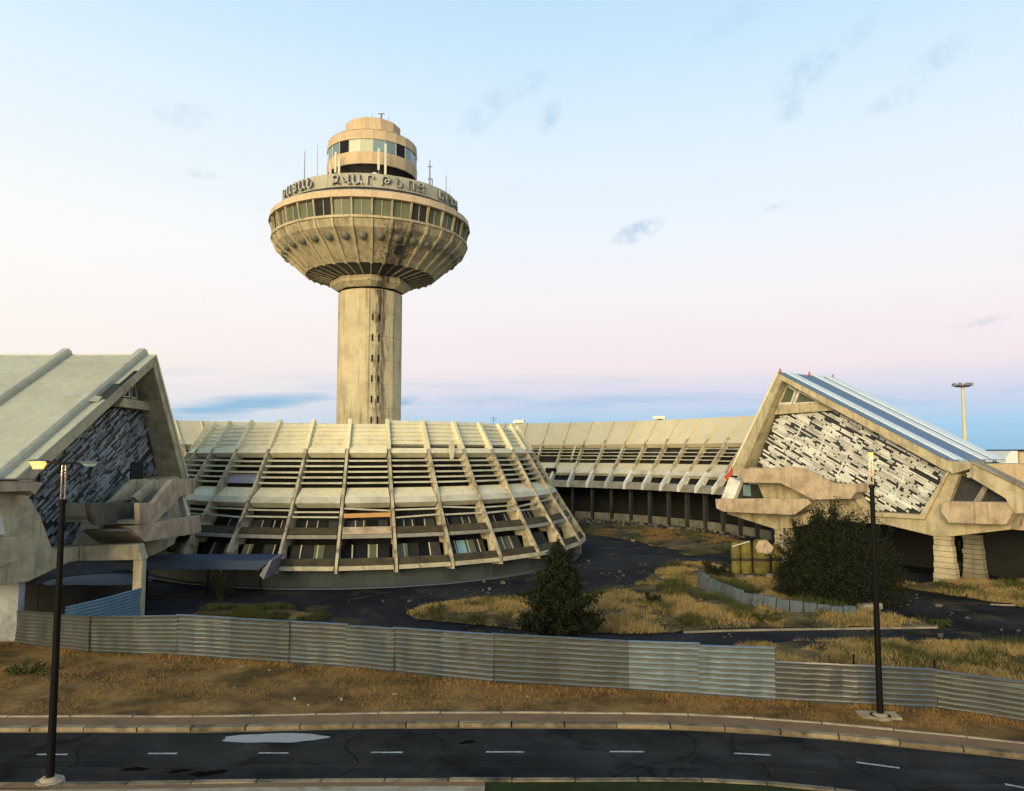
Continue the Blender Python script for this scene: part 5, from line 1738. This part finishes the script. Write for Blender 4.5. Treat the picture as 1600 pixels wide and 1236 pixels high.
def conifer(label, x, y, H, R):
    root = thing('evergreen_tree', label, 'tree', (x, y, 0))
    v = VF().tube((0, 0, 0), (.05, 0, H * .5), .16, .10).tube((.05, 0, H * .5), (0, 0, H * .92), .10, .02)
    C = []
    br = VF()
    for i in range(150):
        t = (i + .5) / 150
        z = .35 + (H - .7) * t ** 1.05
        prof = R * (1 - t) ** .78 * (.80 + .20 * sin(t * 23)) * rng.uniform(.68, 1.12)
        prof = min(prof, R * (.75 + 2.2 * t)) + .12
        a = i * 2.399 + rng.uniform(-.3, .3)
        tip = np.array([cos(a) * prof, sin(a) * prof, z + .28 * prof])
        base = np.array([0, 0, z - .1])
        if prof > .3:
            br.tube(base, tip, .03, .008, 5)
        m = int(80 + 210 * prof / R)
        u = rng.uniform(.15, 1.0, m) ** .7
        p = base + (tip - base) * u[:, None] + rng.normal(size=(m, 3)) * (.06 + .11 * prof / R) * np.array([1, 1, .75])
        C.append(p)
    ob('trunk', v.me('trunk', 'bark', True), root)
    ob('branches', br.me('branches', 'bark'), root)
    tp_ = rng.normal(size=(60, 3)) * np.array([.07, .07, .2]) + np.array([0, 0, H - .15])
    C = np.concatenate(C + [tp_])
    C[:, 2] = np.maximum(C[:, 2], .08)
    leaf_cloud('crown', C, .10, 'fir_leaf', root, .6, .4)
    return root


def bush(label, x, y, RX, RY, H, n, mat='bush_leaf', leaf=.075, stems=16, cat='bush'):
    root = thing('leafy_bush', label, cat, (x, y, 0))
    br = VF()
    C = []
    nb_ = max(10, n // (330 if H > 5 else 260))
    big = H > 5
    for i in range(nb_):
        a = rng.uniform(0, 2 * pi)
        r = math.sqrt(rng.uniform(0, 1)) * (rng.uniform(.75, 1.14) if big else 1)
        lump = 1 + (.22 * sin(3 * a + 1) + .12 * sin(5 * a) if big else 0)
        hz = H * math.sqrt(max(0.05, 1 - .75 * min(r, 1.1) ** 2)) * rng.uniform(.4, 1.08)
        tip = np.array([cos(a) * r * RX * lump, sin(a) * r * RY, hz])
        bf = .5 if big else .12
        base = np.array([cos(a) * r * RX * bf, sin(a) * r * RY * bf, 0])
        mid = (base + tip) / 2 + np.array([0, 0, .12 * H])
        if i < stems * 4:
            br.tube(base, mid, .05, .03, 5)
            br.tube(mid, tip, .03, .008, 5)
        m = n // nb_
        u = rng.uniform(.04, 1.05, m) ** .75
        p = np.where(u[:, None] < .5, base + (mid - base) * (u[:, None] * 2), mid + (tip - mid) * (u[:, None] * 2 - 1))
        p = p + rng.normal(size=(m, 3)) * np.array([.17, .17, .15]) * (H / 6.5) ** .5 * rng.uniform(.6, 1.4)
        C.append(p)
    ob('stems', br.me('stems', 'bark'), root)
    if big:                                     # suckers and leaves down to the ground
        a_ = rng.uniform(0, 2 * pi, 170)
        r_ = .55 + .5 * rng.random(170)
        for q in range(170):
            c0 = np.array([cos(a_[q]) * r_[q] * RX, sin(a_[q]) * r_[q] * RY, rng.uniform(.1, 2.3)])
            C.append(c0 + rng.normal(size=(130, 3)) * np.array([.28, .28, .26]))
    C = np.concatenate(C)
    C[:, 2] = np.maximum(C[:, 2], .05)
    leaf_cloud('foliage', C, leaf, mat, root, .5, .35)
    return root


conifer('dark conical evergreen tree behind the metal fence in the middle', 2.55, 41.6, 5.55, 2.95)
bush('large dark feathery bush in front of the right pavilion', 22.75, 52.6, 4.3, 2.6, 6.7, 90000, leaf=.09)
bush('small dark rounded shrub on the courtyard island', 9.3, 49.3, 1.1, .8, 1.3, 2600, cat='shrub')
bush('low dark shrub left of the yellow-green tanks', 16.4, 60.5, 1.5, 1.0, 1.9, 3000, cat='shrub')
bush('green weed clump at the island edge near the evergreen', 10.6, 45.3, .9, .6, .9, 1500, mat='green_grass', leaf=.06, cat='shrub')
bush('green weed clump at the lower edge below the retaining wall', 15.2, 45.9, 1.2, .6, .9, 2000, mat='green_grass', leaf=.06, cat='shrub')
bush('lone green weed tuft on the dark road at the right', 25.9, 45.6, .75, .5, .55, 900, mat='green_grass', leaf=.06, cat='shrub')
bush('green weed clump at the left tip of the courtyard island', -4.9, 48.2, 1.1, .8, .8, 1500, mat='green_grass', leaf=.06, cat='shrub')
bush('thin dim sapling below the navy canopy', -20.6, 53.4, .9, .6, 2.4, 1400, cat='shrub')
bush('low greyish weed bush on the verge at the far left', -22.6, 35.5, 1.1, .7, .7, 1500, mat='green_grass', leaf=.06, cat='shrub')
